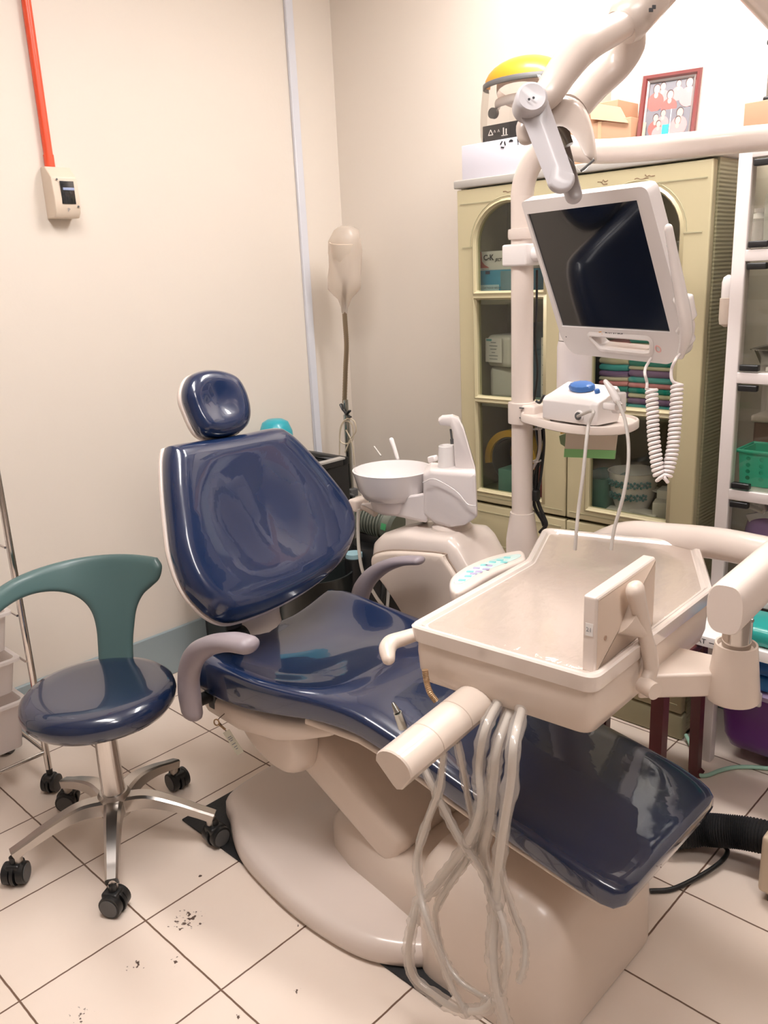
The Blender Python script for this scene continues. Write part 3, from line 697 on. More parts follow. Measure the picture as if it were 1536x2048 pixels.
part('arm_elbow', B().lathe([(.02, -.06), (.042, -.058), (.045, -.05), (.045, .05), (.042, .058), (.02, .06)], arm_end, n=32), IVORY, un)

# dental lamp: spring arm from the elbow over the top of the frame, yoke and head
dA, dB = 1.42, 1.57
J = at(1268, 28, D=1.50)
LAMPI = M('lamp_beige', (202, 188, 178), .3, coat=.3)
ln = thing('dental_lamp', 'ivory dental operating lamp with forked yoke hanging from the overhead arm', 'lamp', at(1110, 230, D=1.5))
pk = at(1425, -125, D=1.55); s1 = at(1590, 52, D=1.62); eb = arm_end + V((0, 0, .06))
part('spring_arm', B().sweep([eb, s1.lerp(eb, .25), s1, pk], [.03, .034, .035, .035], n=20, smooth=False).ball(pk, .042), LAMPI, ln)
part('drop_arm', B().sweep([pk, at(1305, 0, D=1.50), J], [.028, .032, .035], n=20, smooth=False), LAMPI, ln)
jd = (J - at(1305, -12, D=1.5)).normalized()
part('swivel_joint', B().lathe([(.02, -.052), (.037, -.05), (.039, -.046), (.039, .02), (.036, .026), (.033, .034), (.02, .036)], J, jd, n=32), LAMPI, ln)
wm = B()
q0 = at(1302, 20, D=1.455)
wm.obox(q0, RT, -DN, FW, .007, .006, .002).obox(at(1308, 14, D=1.455), RT, -DN, FW, .006, .006, .002)
part('warning_label', wm, INK, ln)
fa = [J + V((0, 0, -.008)), at(1222, 62, D=1.47), at(1170, 92, D=1.43), at(1128, 138, D=1.42), at(1095, 188, D=1.415), at(1066, 206, D=1.42)]
part('yoke_fork', B().sweep(fa, [(.022, .022), (.024, .027), (.024, .029), (.022, .028), (.02, .025), (.018, .022)], ref=FW, n=18, sub=8), LAMPI, ln)
fb = [J + V((0, 0, -.012)), at(1262, 90, D=1.55), at(1235, 130, D=1.58), at(1190, 172, D=1.585), at(1150, 214, D=1.575)]
part('yoke_fork', B().sweep(fb, [(.020, .020), (.024, .026), (.024, .028), (.024, .028), (.024, .03)], ref=FW, n=18, sub=8), LAMPI, ln)
pA = at(1062, 200, D=1.39); pB = at(1140, 235, D=1.60)
axd = FW.copy()
GREYW = M('pale_grey_cover', (190, 186, 189), .35, coat=.25)
disc = part('pivot_cap', B().lathe([(.01, -.010), (.022, -.012), (.026, -.008), (.027, 0), (.027, .03)], pA, axd, n=40), GREYW, ln, ang=50)
dt = B()
for x, y in ((1058, 199), (1067, 196)): dt.lathe([(.002, 0), (.0022, .001)], at(x, y, D=1.376), -axd, n=10)
part('screw_hole', dt, INK, disc)
def paddle(p0, p1, w, tk):
    b = B(); d = (p1 - p0).normalized(); s_ = d.cross(FW).normalized(); n = s_.cross(d)
    L = (p1 - p0).length; o = []
    for k in range(13):
        a = -PI / 2 + PI * k / 12; o.append((math.sin(a) * w, -math.cos(a) * w * .9))
    o = [(x, y + w * .5) for x, y in o]; o2 = [(-x * .92, L - w * .5 - y) for x, y in o]
    return b.sheet(o + o2, lambda u, v, h: p0 + s_ * u + d * v - n * h, tk, tk, .006, grid=.02)
part('side_cover', paddle(at(1064, 203, D=1.402), at(1132, 388, D=1.402), .0255, .009), GREYW, ln, ang=60)
part('side_cover', paddle(at(1112, 262, D=1.56), at(1152, 409, D=1.56), .0175, .010), GREYW, ln, ang=60)
# reflector shell between the covers
sh = [(1040, 288), (1034, 252), (1052, 226), (1092, 200), (1130, 196), (1163, 214), (1184, 262), (1191, 312)]
def shrink(pts, k):
    c = sum(pts, V((0, 0, 0))) / len(pts); return [c + (p - c) * k for p in pts]
def ribbon(pts, t):
    o = catmull(pts, 5); i_ = catmull(shrink(pts, 1 - t), 5); return o + i_[::-1]
so_l = [(1040, 285), (1034, 252), (1052, 226), (1092, 198), (1130, 192), (1165, 210), (1185, 258), (1192, 314), (1182, 322), (1160, 282), (1128, 252), (1090, 262), (1062, 288)]
def lump(D, k): return shrink(catmull([at(x, y, D=D) for x, y in so_l], 4, closed=True), k)
part('reflector_shell', B().loft([lump(1.432, .82), lump(1.436, .93), lump(1.447, 1), lump(1.50, 1.02), lump(1.55, 1), lump(1.562, .93), lump(1.567, .8)]), LAMPI, ln, ang=60)
part('bulb_holder', B().sweep([at(1120, 245, D=1.49), at(1138, 290, D=1.49)], [.012, .008], n=16, smooth=False), STEEL, ln)
ls = [(1188, 316), (1178, 332), (1163, 343), (1140, 318), (1117, 288), (1098, 262)]
part('lens_cover', B().loft([ribbon([at(x, y, D=d) for x, y in ls], .03) for d in (1.43, 1.47, 1.53, 1.56)]), LENS, ln, ang=60)
for d in (1.43, 1.55): part('lens_clip', B().sweep([at(1162, 342, D=d), at(1188, 320, D=d)], .0022, n=6), DGREY, ln)

# ------------------------------------------------------------------ monitor with holder
mc = V((-.947, 1.644, 1.425)); mu = V((.946, -.325, -.003)).normalized(); mv = -V((.120, .358, -.926)); mv = (mv - mu * mv.dot(mu)).normalized(); mn = mu.cross(mv)
if mn.dot(FW) > 0: mn = -mn
def tomon(px, py, h=0.0):
    q = on(px, py, mc + mn * h, mn) - mc; return V((q.dot(mu), q.dot(mv), 0))
mm = lambda u, v, h: mc + mu * u + mv * v + mn * h
mo = thing('monitor', 'white flat monitor with dark screen and handle opening, mounted on the unit pole', 'monitor', mc)
out = [(1044, 402), (1296, 370), (1374, 660), (1368, 712), (1338, 727), (1145, 706), (1124, 672)]
ou = [tomon(*p) for p in out]
rr = round_poly([V((p.x, p.y, 0)) for p in ou], [.012, .02, .03, .03, .04, .04, .03], 6)
hol = [tomon(*p) for p in ((1183, 671), (1302, 680), (1301, 700), (1290, 701), (1203, 692))]
hol = round_poly(hol, [.004, .006, .006, .004, .012], 4)
def frame_with_holes(outer, holes, m3, h0, h1, lip=.004):
    b = B(); pts = list(outer); ed = [(i, (i + 1) % len(outer)) for i in range(len(outer))]
    for h in holes:
        k = len(pts); pts += h; ed += [(k + i, k + (i + 1) % len(h)) for i in range(len(h))]
    r = delaunay_2d_cdt([V(p[:2]) for p in pts], ed, [], 1, 1e-7)
    def inh(c):
        for h in holes:
            n = False; j = len(h) - 1
            for i in range(len(h)):
                if (h[i].y > c.y) != (h[j].y > c.y) and c.x < (h[j].x - h[i].x) * (c.y - h[i].y) / (h[j].y - h[i].y) + h[i].x: n = not n
                j = i
            if n: return True
        return False
    fs = [f for f in r[2] if not inh(sum((r[0][i] for i in f), V((0, 0))) / len(f))]
    A = [b.bm.verts.new(m3(v.x, v.y, h1)) for v in r[0]]; C_ = [b.bm.verts.new(m3(v.x, v.y, h0)) for v in r[0]]
    ct = set()
    for f in fs:
        b.face([A[i] for i in f]); b.face([C_[i] for i in reversed(f)])
        for p, q in zip(f, list(f[1:]) + [f[0]]): ct.add((p, q))
    for p, q in ct:
        if (q, p) not in ct: b.face((A[p], C_[p], C_[q], A[q]))
    return b
scr = [V((-.169, -.135, 0)), V((.169, -.135, 0)), V((.169, .135, 0)), V((-.169, .135, 0))]
cas = part('casing', frame_with_holes(rr, [scr, hol], mm, -.024, .004), WHITE, mo, bev=.0035)
hp = B(); hin = inset([(p.x, p.y) for p in hol], -.012)
hp.loft([[mm(p.x, p.y, .0045) for p in hol], [mm(p.x, p.y, .007) for p in inset([(q.x, q.y) for q in hol], -.004)], [mm(p.x, p.y, .0045) for p in hin]], False, False)
part('handle_rim', hp, WHITE, mo)
part('screen', B().obox(mc + mn * -.002, mu, mv, mn, .3385, .2705, .004), SCREEN, mo)
bkp = [V((p[0], p[1], 0)) for p in ((-.15, -.06), (.15, -.06), (.13, .11), (-.13, .11))]
part('back_cover', B().loft([[mm(p.x, p.y, -.024) for p in round_poly(bkp, .03)], [mm(p.x * .9, p.y * .9, -.055) for p in round_poly(bkp, .03)]]), WHITE, mo)
tc_ = tomon(1228, 667.5)
text_part('logo', 'DALAUDE', .0125, mm(tc_.x + .006, tc_.y, .0045), mu, mv, INK, mo, bold=.0003)
lg = B(); l0 = tomon(1205, 665)
for a, b_, c_ in ((-.004, .003, 0), (.001, .004, 1), (.004, -.001, 2)): lg.ball(mm(l0.x + a, l0.y + b_, .0045), .0018, (1, 1, .5), 8)
part('logo_mark', lg, M('amber_mark', (224, 150, 50), .5), mo)
f1 = tomon(1319, 696)
pk_ = part('power_mark', B().lathe([(.006, 0), (.0085, 0), (.0085, .0006), (.006, .0006)], mm(f1.x, f1.y, .0042), mn, n=24, cap0=False, cap1=False), M('pink_mark', (242, 186, 180), .4), mo)
pc = tomon(1135, 672); part('sensor_dot', B().lathe([(.0014, 0), (.0014, .0006)], mm(pc.x, pc.y, .0042), mn, n=10), INK, mo)
# pole bracket
cz = pz(510)
clm = part('pole_clamp', B().box(PX - .036, PX + .038, PY - .04, PY + .038, pz(532), pz(488), .006), WHITE, mo)
part('support_arm', B().sweep([V((PX + .03, PY, cz)), V((PX + .12, PY - .02, cz)), mc - mn * .09 + mu * -.05, mc - mn * .05], [.018, .02, .02, .026], n=16), WHITE, mo)
# right side holder cradle
def side(pts, h): return [mm(*(tomon(x, y).x, tomon(x, y).y), h) for x, y in pts]
cr = [tomon(*p) for p in ((1346, 590), (1374, 594), (1383, 640), (1380, 690), (1366, 708), (1352, 660))]
part('handpiece_cradle', B().sheet([(p.x, p.y) for p in round_poly(cr, .01, 4)], lambda u, v, h: mm(u, v, h - .004), .014, .022, .012, grid=.02), WHITE, mo, ang=60)
hpz = thing('camera_handpiece', 'slim white camera handpiece with coiled cord in the holder right of the monitor', 'handpiece', mm(tomon(1365, 640).x, tomon(1365, 640).y, .03))
part('wand', B().sweep([mm(tomon(x, y, .03).x, tomon(x, y, .03).y, .03) for x, y in ((1337, 456), (1345, 500), (1356, 560), (1368, 625), (1372, 670), (1361, 712))], [.0075, .0085, .011, .013, .012, .007], n=16, round_end=True), WHITE, hpz, ang=60)
part('wand_stripe', B().sweep([mm(tomon(x, y, .018).x, tomon(x, y, .018).y, .018) for x, y in ((1336, 490), (1350, 548), (1366, 606))], .0028, n=8), M('teal_stripe', (30, 130, 160), .4), hpz)
cd = 1.60
c1 = [at(x, y, D=cd) for x, y in ((1303, 776), (1305, 820), (1307, 870), (1312, 915), (1318, 948), (1326, 958), (1334, 946), (1344, 905), (1349, 860), (1352, 815), (1354, 770))]
bb = B()
pts = helix(c1, .0092, .0034, 44, bb)
bb.sweep([pts[0], at(1294, 765, D=cd), at(1290, 740, D=cd + .01), mm(tomon(1291, 722).x, tomon(1291, 722).y, -.02)], .003, n=8)
bb.sweep([pts[-1], at(1345, 762, D=cd), at(1343, 740, D=cd), at(1352, 718, D=cd - .01), mm(tomon(1361, 708, .03).x, tomon(1361, 708, .03).y, .03)], .003, n=8)
part('coiled_cord', bb, CORD, hpz, ang=60)

# ------------------------------------------------------------------ accessory shelf, scaler, canister, cables
AS = 1.80; zsh = 1.062
acs = thing('pole_shelf', 'ivory half-round shelf clamped to the unit pole below the monitor', 'shelf', (PX, PY, zsh))
so = [(PX + .03, 1.80), (PX + .10, 1.755), (PX + .20, 1.715), (PX + .28, 1.715), (PX + .335, 1.75), (PX + .345, 1.80), (PX + .325, 1.87), (PX + .26, 1.91), (PX + .14, 1.905), (PX + .03, 1.885)]
so = catmull([V((x, y, 0)) for x, y in so], 5, closed=True)
z_ = lambda d, z: [V((q.x, q.y, z)) for q in inset([(p.x, p.y) for p in so], d)]
part('plate', B().loft([z_(.003, zsh - .010), z_(0, zsh - .008), z_(0, zsh + .008), z_(.002, zsh + .011), z_(.006, zsh + .011), z_(.008, zsh + .006), z_(.03, zsh + .006)]), IVORY, acs)
part('pole_collar', B().lathe([(.03, pz(846)), (.037, pz(845)), (.0375, pz(840)), (.0375, pz(808)), (.037, pz(804)), (.03, pz(803))], (PX, PY, 0), n=36).box(PX + .02, PX + .06, PY - .035, PY + .035, pz(838), pz(806), .006), IVORY, acs)
for y in (816, 836): part('clamp_slot', B().obox(at(1043, y, Y=PY - .038), (1, 0, 0), (0, 1, 0), (0, 0, 1), .014, .004, .004, .0018), DGREY, acs)
zt = zsh + .0065
sc = thing('ultrasonic_scaler', 'white scaler unit with blue knobs standing on the pole shelf', 'dental device', (PX + .22, 1.79, zt))
sa = V((.985, -.17, 0)).normalized(); sb = V((.17, .985, 0)).normalized(); s0 = V((-1.150, 1.752, zt))
W_, Dp = .150, .10
prof = [(0, .006), (.003, .0), (Dp, 0), (Dp + .004, .01), (Dp + .004, .075), (Dp - .006, .083), (.028, .062), (.008, .056), (0, .048)]
def sp(i, a, ins=0): 
    return [s0 + sa * a + sb * (y + (ins if y < Dp / 2 else -ins)) + V((0, 0, .004 + z * (1 - ins * 3))) for y, z in prof]
part('body', B().loft([sp(0, .004, .008), sp(0, 0, 0), sp(0, W_, 0), sp(0, W_ + .012, .012)]), WHITE, sc, bev=.004)
tn = (sb * .06 + V((0, 0, .021))).normalized(); tnn = V((0, 0, 1)) - tn * tn.z; tnn.normalize()
kc = s0 + sa * .074 + sb * .06 + V((0, 0, .004 + .0745))
kb = B().loft([[kc + (sa * math.cos(2 * PI * k / 36) * 1.75 + tn * math.sin(2 * PI * k / 36)) * (r * (1 + (.04 * math.cos(12 * 2 * PI * k / 36) if 0 < j < 3 else 0))) + tnn * h for k in range(36)] for j, (r, h) in enumerate(((.021, 0), (.0205, .008), (.0185, .012), (.012, .0145), (.001, .015)))])
part('power_knob', kb, BLUE, sc, label='blue oval knob')
part('button', B().lathe([(.0065, 0), (.0065, .008), (.005, .010), (.001, .0105)], s0 + sa * .128 + sb * .052 + V((0, 0, .073)), tnn, n=20), BLUE, sc, label='small round blue button')
part('water_knob', B().lathe([(.008, 0), (.0095, .004), (.008, .018), (.006, .021)], s0 + sb * .03 + V((0, 0, .03)), -sa, n=20), BLUE, sc, label='blue knob on the left side')
pt_ = s0 + sa * .118 + V((0, 0, .024))
part('cable_socket', B().lathe([(.006, .0), (.014, .0), (.013, .004), (.010, .005), (.009, .003), (.006, .003)], pt_ + sb * .001, -sb, n=28), WHITE, sc)
part('socket_ring', B().lathe([(.004, .004), (.0095, .0045), (.009, .006), (.004, .006)], pt_, -sb, n=28), DGREY, sc)
part('cable', B().sweep([pt_ - sb * .005] + [at(x, y, D=d) for x, y, d in ((1186, 822, 1.70), (1177, 850, 1.69), (1172, 890, 1.68), (1166, 950, 1.68), (1158, 1010, 1.69), (1153, 1060, 1.69), (1150, 1100, 1.70))], .0036, n=10), CABLEG, sc)
hd = [at(1211, 763, D=1.80), at(1222, 778, D=1.79), at(1234, 800, D=1.78)]
part('handpiece', B().sweep(hd, [.005, .008, .0085], n=14, smooth=False, round_end=True).cyl(hd[-1], hd[-1] + (hd[-1] - hd[0]).normalized() * .015, .005), WHITE, sc)
part('handpiece_rest', B().obox(at(1238, 805, D=1.815), sa, sb, (0, 0, 1), .02, .03, .045, .005).obox(at(1226, 812, D=1.815), sa, sb, (0, 0, 1), .035, .03, .016, .004), WHITE, sc)
part('handpiece_cable', B().sweep([hd[-1]] + [at(x, y, D=d) for x, y, d in ((1245, 825, 1.75), (1252, 850, 1.71), (1257, 890, 1.69), (1256, 935, 1.68), (1248, 985, 1.68), (1239, 1020, 1.69), (1228, 1060, 1.70), (1222, 1100, 1.71))], .0036, n=10), CABLEG, sc)
for (x, y) in ((.015, .02), (.135, .02), (.015, .085), (.135, .085)): part('rubber_foot', B().cyl(s0 + sa * x + sb * y, s0 + sa * x + sb * y + V((0, 0, .0055)), .006, n=12), RUBBER, sc)
cn = V((PX + .135, 1.885, zt))
can = thing('water_canister', 'tall white water canister behind the scaler on the pole shelf', 'bottle', cn)
part('canister_body', B().lathe([(.02, 0), (.042, .002), (.044, .01), (.044, .17), (.042, .18), (.041, .184), (.02, .186)], cn, n=36), WHITEP, can)
part('canister_cap', B().lathe([(.03, .184), (.040, .186), (.040, .205), (.036, .215), (.025, .221), (.005, .223)], cn, n=36), WHITE, can)
# patch of paper with green tape below the shelf
pcs = [at(x, y, Y=1.79) for x, y in ((1134, 845), (1237, 851), (1229, 918), (1128, 914))]
pp_ = thing('taped_card', 'beige card edged with green tape hanging below the pole shelf', 'card', (pcs[0] + pcs[1]) / 2)
pn = V((0, .002, 0)); tp = lambda a, b, k: a + (b - a) * k
part('card', B().prism(pcs, pn), M('beige_card', (214, 200, 180), .6, var=.03), pp_)
part('tape', B().prism([tp(pcs[0], pcs[3], .76) - pn * .6, tp(pcs[1], pcs[2], .74) - pn * .6, pcs[2] - pn * .6, pcs[3] - pn * .6], pn * 2.2), GREEN, pp_)
yt = [at(x, y, Y=1.80) for x, y in ((1119, 846), (1134, 847), (1132, 866), (1121, 868))]; part('yellow_tab', B().prism(yt, pn), YELLOW2, pp_)
yt = [at(x, y, Y=1.80) for x, y in ((1118, 872), (1131, 867), (1129, 893), (1121, 888))]; part('green_tab', B().prism(yt, pn), M('olive_green_tab', (130, 150, 110), .5), pp_)
# black cable bundle along the pole
cbn = thing('cable_bundle', 'black cable bundle with white ties running down beside the unit pole', 'cables', (PX + .05, PY, .75))
def cab(pts, r, mat, nm='cable', Y=PY + .03): return part(nm, B().sweep([at(x, y, Y=Y) for x, y in pts], r, n=8), mat, cbn)
cab([(1074, 540), (1073, 620), (1070, 680), (1075, 740), (1070, 790), (1066, 802)], .003, BLACK)
cab([(1080, 840), (1082, 870), (1078, 900), (1074, 940), (1072, 985), (1078, 1010), (1088, 1035), (1092, 1050), (1080, 1065)], .0055, BLACK)
cab([(1072, 840), (1076, 880), (1081, 915), (1070, 950), (1066, 985), (1070, 1015), (1084, 1040), (1088, 1052)], .005, BLACK, Y=PY + .045)
cab([(1086, 842), (1088, 890), (1082, 950), (1076, 980)], .004, BLACK)
cab([(1078, 845), (1080, 890), (1076, 915), (1066, 935), (1055, 950)], .0045, CABLEG, Y=PY + .02)
cab([(1096, 800), (1088, 792), (1080, 805), (1072, 802)], .0035, BLACK, Y=PY - .02)
for x, y in ((1078, 857), (1073, 922), (1066, 980)): part('cable_tie', B().obox(at(x, y, Y=PY + .03), (1, 0, .1), (0, 1, 0), (0, 0, 1), .026, .028, .004, .001), WHITE, cbn)
part('plug', B().obox(at(1069, 990, Y=PY + .02), (1, 0, 0), (0, 1, 0), (0, 0, 1), .026, .022, .03, .004), BLACK, cbn)

# ------------------------------------------------------------------ instrument table on its arm
TZ = .85
tb_ = thing('instrument_table', 'ivory instrument tray table over the chair, with bunched clear hoses hanging below', 'instrument table', (-.75, 1.3, .75))
tq = [(1087, 1054), (1398, 1085), (1427, 1176), (1191, 1357), (815, 1249), (1051, 1119)]
to_ = [at(x, y, Z=TZ) for x, y in tq]
def TL(d, z, rad=.02, pts=None):
    q = inset([(p.x, p.y) for p in (pts or to_)], d)
    return [V((p.x, p.y, z)) for p in round_poly([V((a.x, a.y, 0)) for a in q], [rad, rad, rad * 1.3, rad * 1.2, rad, rad * 3], 6)]
part('tray_top', B().loft([TL(.012, TZ - .03), TL(.004, TZ - .03), TL(.001, TZ - .012), TL(0, TZ - .003), TL(.003, TZ), TL(.009, TZ), TL(.013, TZ - .002), TL(.017, TZ - .007), TL(.05, TZ - .0075)]),
     M('tray_plastic', (230, 219, 211), .14, coat=1.0, var=.01, bump=.05, bscale=14, coat_rough=.04), tb_, ang=24)
part('tray_body', B().loft([TL(.008, TZ - .029), TL(.007, TZ - .05), TL(.009, TZ - .085), TL(.016, TZ - .108), TL(.035, TZ - .12), TL(.06, TZ - .124)]), IVORY2, tb_, ang=60)
wr = glass_mat('clear_wrap', (250, 248, 246), .12, .06, haze=.05)
_nt = wr.node_tree; _n = _nt.nodes.new('ShaderNodeTexNoise'); _n.inputs['Scale'].default_value = 10; _n.inputs['Detail'].default_value = 5; _b = _nt.nodes.new('ShaderNodeBump'); _b.inputs['Strength'].default_value = .35; _b.inputs['Distance'].default_value = .01
_nt.links.new(_n.outputs['Fac'], _b.inputs['Height'])
for nd in _nt.nodes:
    if nd.type == 'BSDF_GLOSSY': _nt.links.new(_b.outputs[0], nd.inputs['Normal'])
part('plastic_wrap', B().loft([TL(.0205, TZ - .0062), TL(.022, TZ - .0052), TL(.06, TZ - .0052)]), wr, tb_, label='clear plastic film wrap on the tray top')
p_ = at(974, 1332, Y=1.0); part('front_screw', B().lathe([(.002, 0), (.0035, .001), (.003, .003)], (at(974, 1331, Z=.80)), (0, -1, 0), n=12), DGREY, tb_)
# touch key panel along the left edge
kp = [at(x, y, Z=TZ - .012) for x, y in ((902, 1182), (899, 1163), (912, 1147), (945, 1128), (990, 1112), (1040, 1103), (1052, 1114), (1045, 1125), (985, 1150), (925, 1185))]
ko = catmull([V((p.x, p.y, 0)) for p in kp], 5, closed=True)
pnl = part('key_panel', B().sheet([(p.x, p.y) for p in ko], lambda u, v, h: V((u, v, TZ - .016 + h)), .008, .03, .008, grid=.02), IVORY, tb_, ang=60)
kin = [at(x, y, Z=TZ - .0075) for x, y in ((908, 1165), (920, 1150), (950, 1133), (992, 1117), (1034, 1108), (1040, 1114), (1000, 1130), (955, 1148), (925, 1166))]
part('key_sheet', B().sheet([(p.x, p.y) for p in catmull([V((q.x, q.y, 0)) for q in kin], 4, closed=True)], lambda u, v, h: V((u, v, TZ - .0075 + h)), .0008, .004, .002, grid=.03), KEYP, pnl, label='pale teal membrane with coloured keys')
for i, (x, y, mt) in enumerate(((924, 1160, KEYT), (936, 1152, KEYT), (947, 1147, KEYL), (940, 1143, KEYT), (958, 1143, KEYL), (953, 1136, KEYL), (972, 1138, KEYL), (968, 1130, KEYT), (985, 1124, KEYT), (1000, 1120, KEYT), (1014, 1115, KEYT), (1008, 1124, KEYT), (978, 1131, KEYL))):
    c = at(x, y, Z=TZ - .0064)
    part('key', B().obox(c, (.9, .45, 0), (-.45, .9, 0), (0, 0, 1), .014, .009, .0012, .0005), mt, pnl)
# handle at the near left corner
part('grab_handle', B().sweep([at(826, 1270, Z=.80), at(802, 1278, Z=.80), at(783, 1285, Z=.80), at(775, 1298, Z=.795), at(777, 1318, Z=.785)], [(.012, .016), (.013, .017), (.014, .017), (.014, .016), (.011, .012)], n=16, sub=6, round_end=True), IVORY2, tb_, ang=60)
# instrument holder bar: half round section
h0, h1 = at(786, 1540, Z=.715), at(975, 1385, Z=.735)
hd_ = (h1 - h0).normalized()
dsh = []
for k in range(13):
    a = PI * k / 12; dsh.append((math.sin(a) * .8 + .1, -math.cos(a)))
dsh += [(.0, 1), (-.9, .35), (-1.0, .1), (-.85, -.1)]
part('holder_bar', B().sweep([h0, h0 + hd_ * .003, h0.lerp(h1, .5), h1 + hd_ * .1], [(.034, .034), (.036, .036), (.036, .036), (.036, .036)], ref=(0, 0, 1), smooth=False, shape=dsh), IVORY2, tb_, ang=25)
for k in (.32, .62): part('holder_seam', B().sweep([h0.lerp(h1, k), h0.lerp(h1, k) + hd_ * .0015], .0363, ref=(0, 0, 1), smooth=False, shape=dsh), M('seam_shade', (196, 178, 162), .5), tb_)
# steel coupling and gold corrugated hose in the holder
cp = [at(806, 1455, Z=.72), at(795, 1425, Z=.75), at(785, 1405, Z=.765)]
part('coupling', B().sweep([cp[0], cp[1]], [.008, .007], smooth=False, n=14).sweep([cp[1], cp[1].lerp(cp[2], .5), cp[2]], [.0055, .0045, .0025], n=14, smooth=False), STEEL, tb_, label='steel handpiece coupling')
gp = catmull([at(850, 1340, Z=.78), at(853, 1362, Z=.76), at(860, 1385, Z=.745), at(872, 1402, Z=.73)], 14)
part('corrugated_hose', B().sweep(gp, [.0048 if i % 2 else .0058 for i in range(len(gp))], n=10, smooth=False), GOLD, tb_, label='gold corrugated hose')
# hoses
def hz(pts): return [(740 + x / 2.892, 1340 + y / 2.892) for x, y in pts]
HO = [
 ([(700, 150), (670, 330), (630, 560), (640, 780), (590, 950), (480, 1120), (360, 1270), (285, 1340), (245, 1480), (222, 1640), (255, 1780), (370, 1880), (500, 1960), (640, 1970), (720, 1900)], .0105, 1, .94),
 ([(800, 170), (745, 420), (715, 640), (690, 880), (655, 1060), (700, 1250), (725, 1420), (712, 1650)], .0115, 1, .955),
 ([(830, 170), (835, 400), (815, 640), (775, 900), (742, 1150), (730, 1400), (712, 1620), (735, 1850), (785, 2060)], .0115, 1, .93),
 ([(310, 560), (385, 720), (510, 960), (640, 1150), (705, 1300), (775, 1480), (795, 1680), (760, 1860)], .0075, 1, .93),
 ([(425, 480), (400, 690), (330, 880), (275, 1080), (288, 1280), (330, 1450), (405, 1650), (480, 1850), (570, 2000)], .0075, 1, .92),
 ([(505, 420), (540, 590), (575, 780), (600, 920), (560, 1090), (455, 1250), (385, 1370), (388, 1500), (430, 1660), (520, 1800), (690, 1910)], .0065, 1, .95),
 ([(745, 1120), (830, 1400), (890, 1560), (892, 1700), (862, 1800)], .0068, 1, .945),
 ([(760, 250), (700, 560), (660, 900), (600, 1060), (480, 1200), (390, 1380)], .0068, 0, .965),
]
for i, (pts, r, slv, Y) in enumerate(HO):
    P = [at(x, y, Y=Y + .012 * math.sin(k * 1.3 + i)) for k, (x, y) in enumerate(hz(pts))]
    P = [V((p.x, p.y, max(p.z, .012))) for p in P]
    if i in (0, 1, 2, 7): P = [P[0] + V((-.05, .10, .0))] + P[1:]; P[0].z = .745
    h = part('hose', B().sweep(P, r * .58, n=10, sub=6), TUBEM, tb_)
    Q = catmull(P, 7); rnd = random.Random(i)
    part('sleeve', B().sweep(Q, [r * (.92 + .45 * rnd.random() ** 2) for _ in Q], n=10, smooth=False), SLEEVE, h, ang=70, label='clear crinkled plastic sleeve')
# film viewer at the near right corner
fv = [at(1190, 1350, Z=TZ - .01), at(1302, 1255, Z=TZ - .01)]
fd = (fv[1] - fv[0]); fd.z = 0; fd.normalize(); fn = V((fd.y, -fd.x, 0))
if fn.x < 0: fn = -fn
f0 = fv[0]; fh = on(1193, 1197, f0, fn).z - f0.z; fl = (on(1309, 1190, f0, fn) - f0).dot(fd)
fmap = lambda a, z, h: f0 + fd * a + fn * h + V((0, 0, z))
fo_ = round_poly([V((0, 0, 0)), V((fl, 0, 0)), V((fl, fh, 0)), V((0, fh, 0))], .005, 4)
vw = part('film_viewer', B().loft([[fmap(p.x, p.y, -.021) for p in fo_], [fmap(p.x, p.y, -.003) for p in fo_], [fmap(p.x, p.y, 0) for p in inset([(q.x, q.y) for q in fo_], .003)]]), IVORY, tb_, bev=.0015)
part('viewer_plate', B().loft([[fmap(p.x, p.y, .0002) for p in inset([(q.x, q.y) for q in fo_], .004)], [fmap(p.x, p.y, .0015) for p in inset([(q.x, q.y) for q in fo_], .006)]]), M('viewer_cream', (222, 202, 184), .4), vw)
hl = on(1208, 1275, f0, fn) ; part('screw_hole', B().lathe([(.0035, 0), (.004, .002), (.002, .0022)], hl + fn * .001, fn, n=16), M('brown_hole', (180, 150, 130), .6), vw)
st = fmap(0, 0, 0); sq = on(1184, 1261, f0 - fd * 0.0005, fd)
part('sticker', B().obox(fmap(-.0006, sq.z - f0.z, -.011), fn, V((0, 0, 1)), fd, .012, .02, .0006), PAPER, vw)
text_part('sticker_print', '21', .010, fmap(-.0011, sq.z - f0.z, -.011), fn, (0, 0, 1), INKG, vw)
# viewer bracket
k1 = on(1270, 1180, fmap(0, 0, .022), fn); k2 = on(1288, 1262, fmap(0, 0, .024), fn); k3 = on(1302, 1330, fmap(0, 0, .03), fn); k4 = on(1290, 1370, fmap(0, 0, .03), fn)
part('viewer_bracket', B().sweep([k1, k1.lerp(k2, .5), k2, k3, k4], [(.014, .017), (.013, .013), (.012, .012), (.012, .016), (.01, .012)], ref=fn, n=16, round_end=True).sweep([on(1250, 1235, fmap(0, 0, .004), fn), k2], [(.03, .02), (.012, .012)], smooth=False, n=16), IVORY2, vw, ang=60)
part('bracket_pin', B().cyl(k4 + fn * -.005, k4 + fn * .022 - fd * .012, .014, n=24), IVORY2, vw)
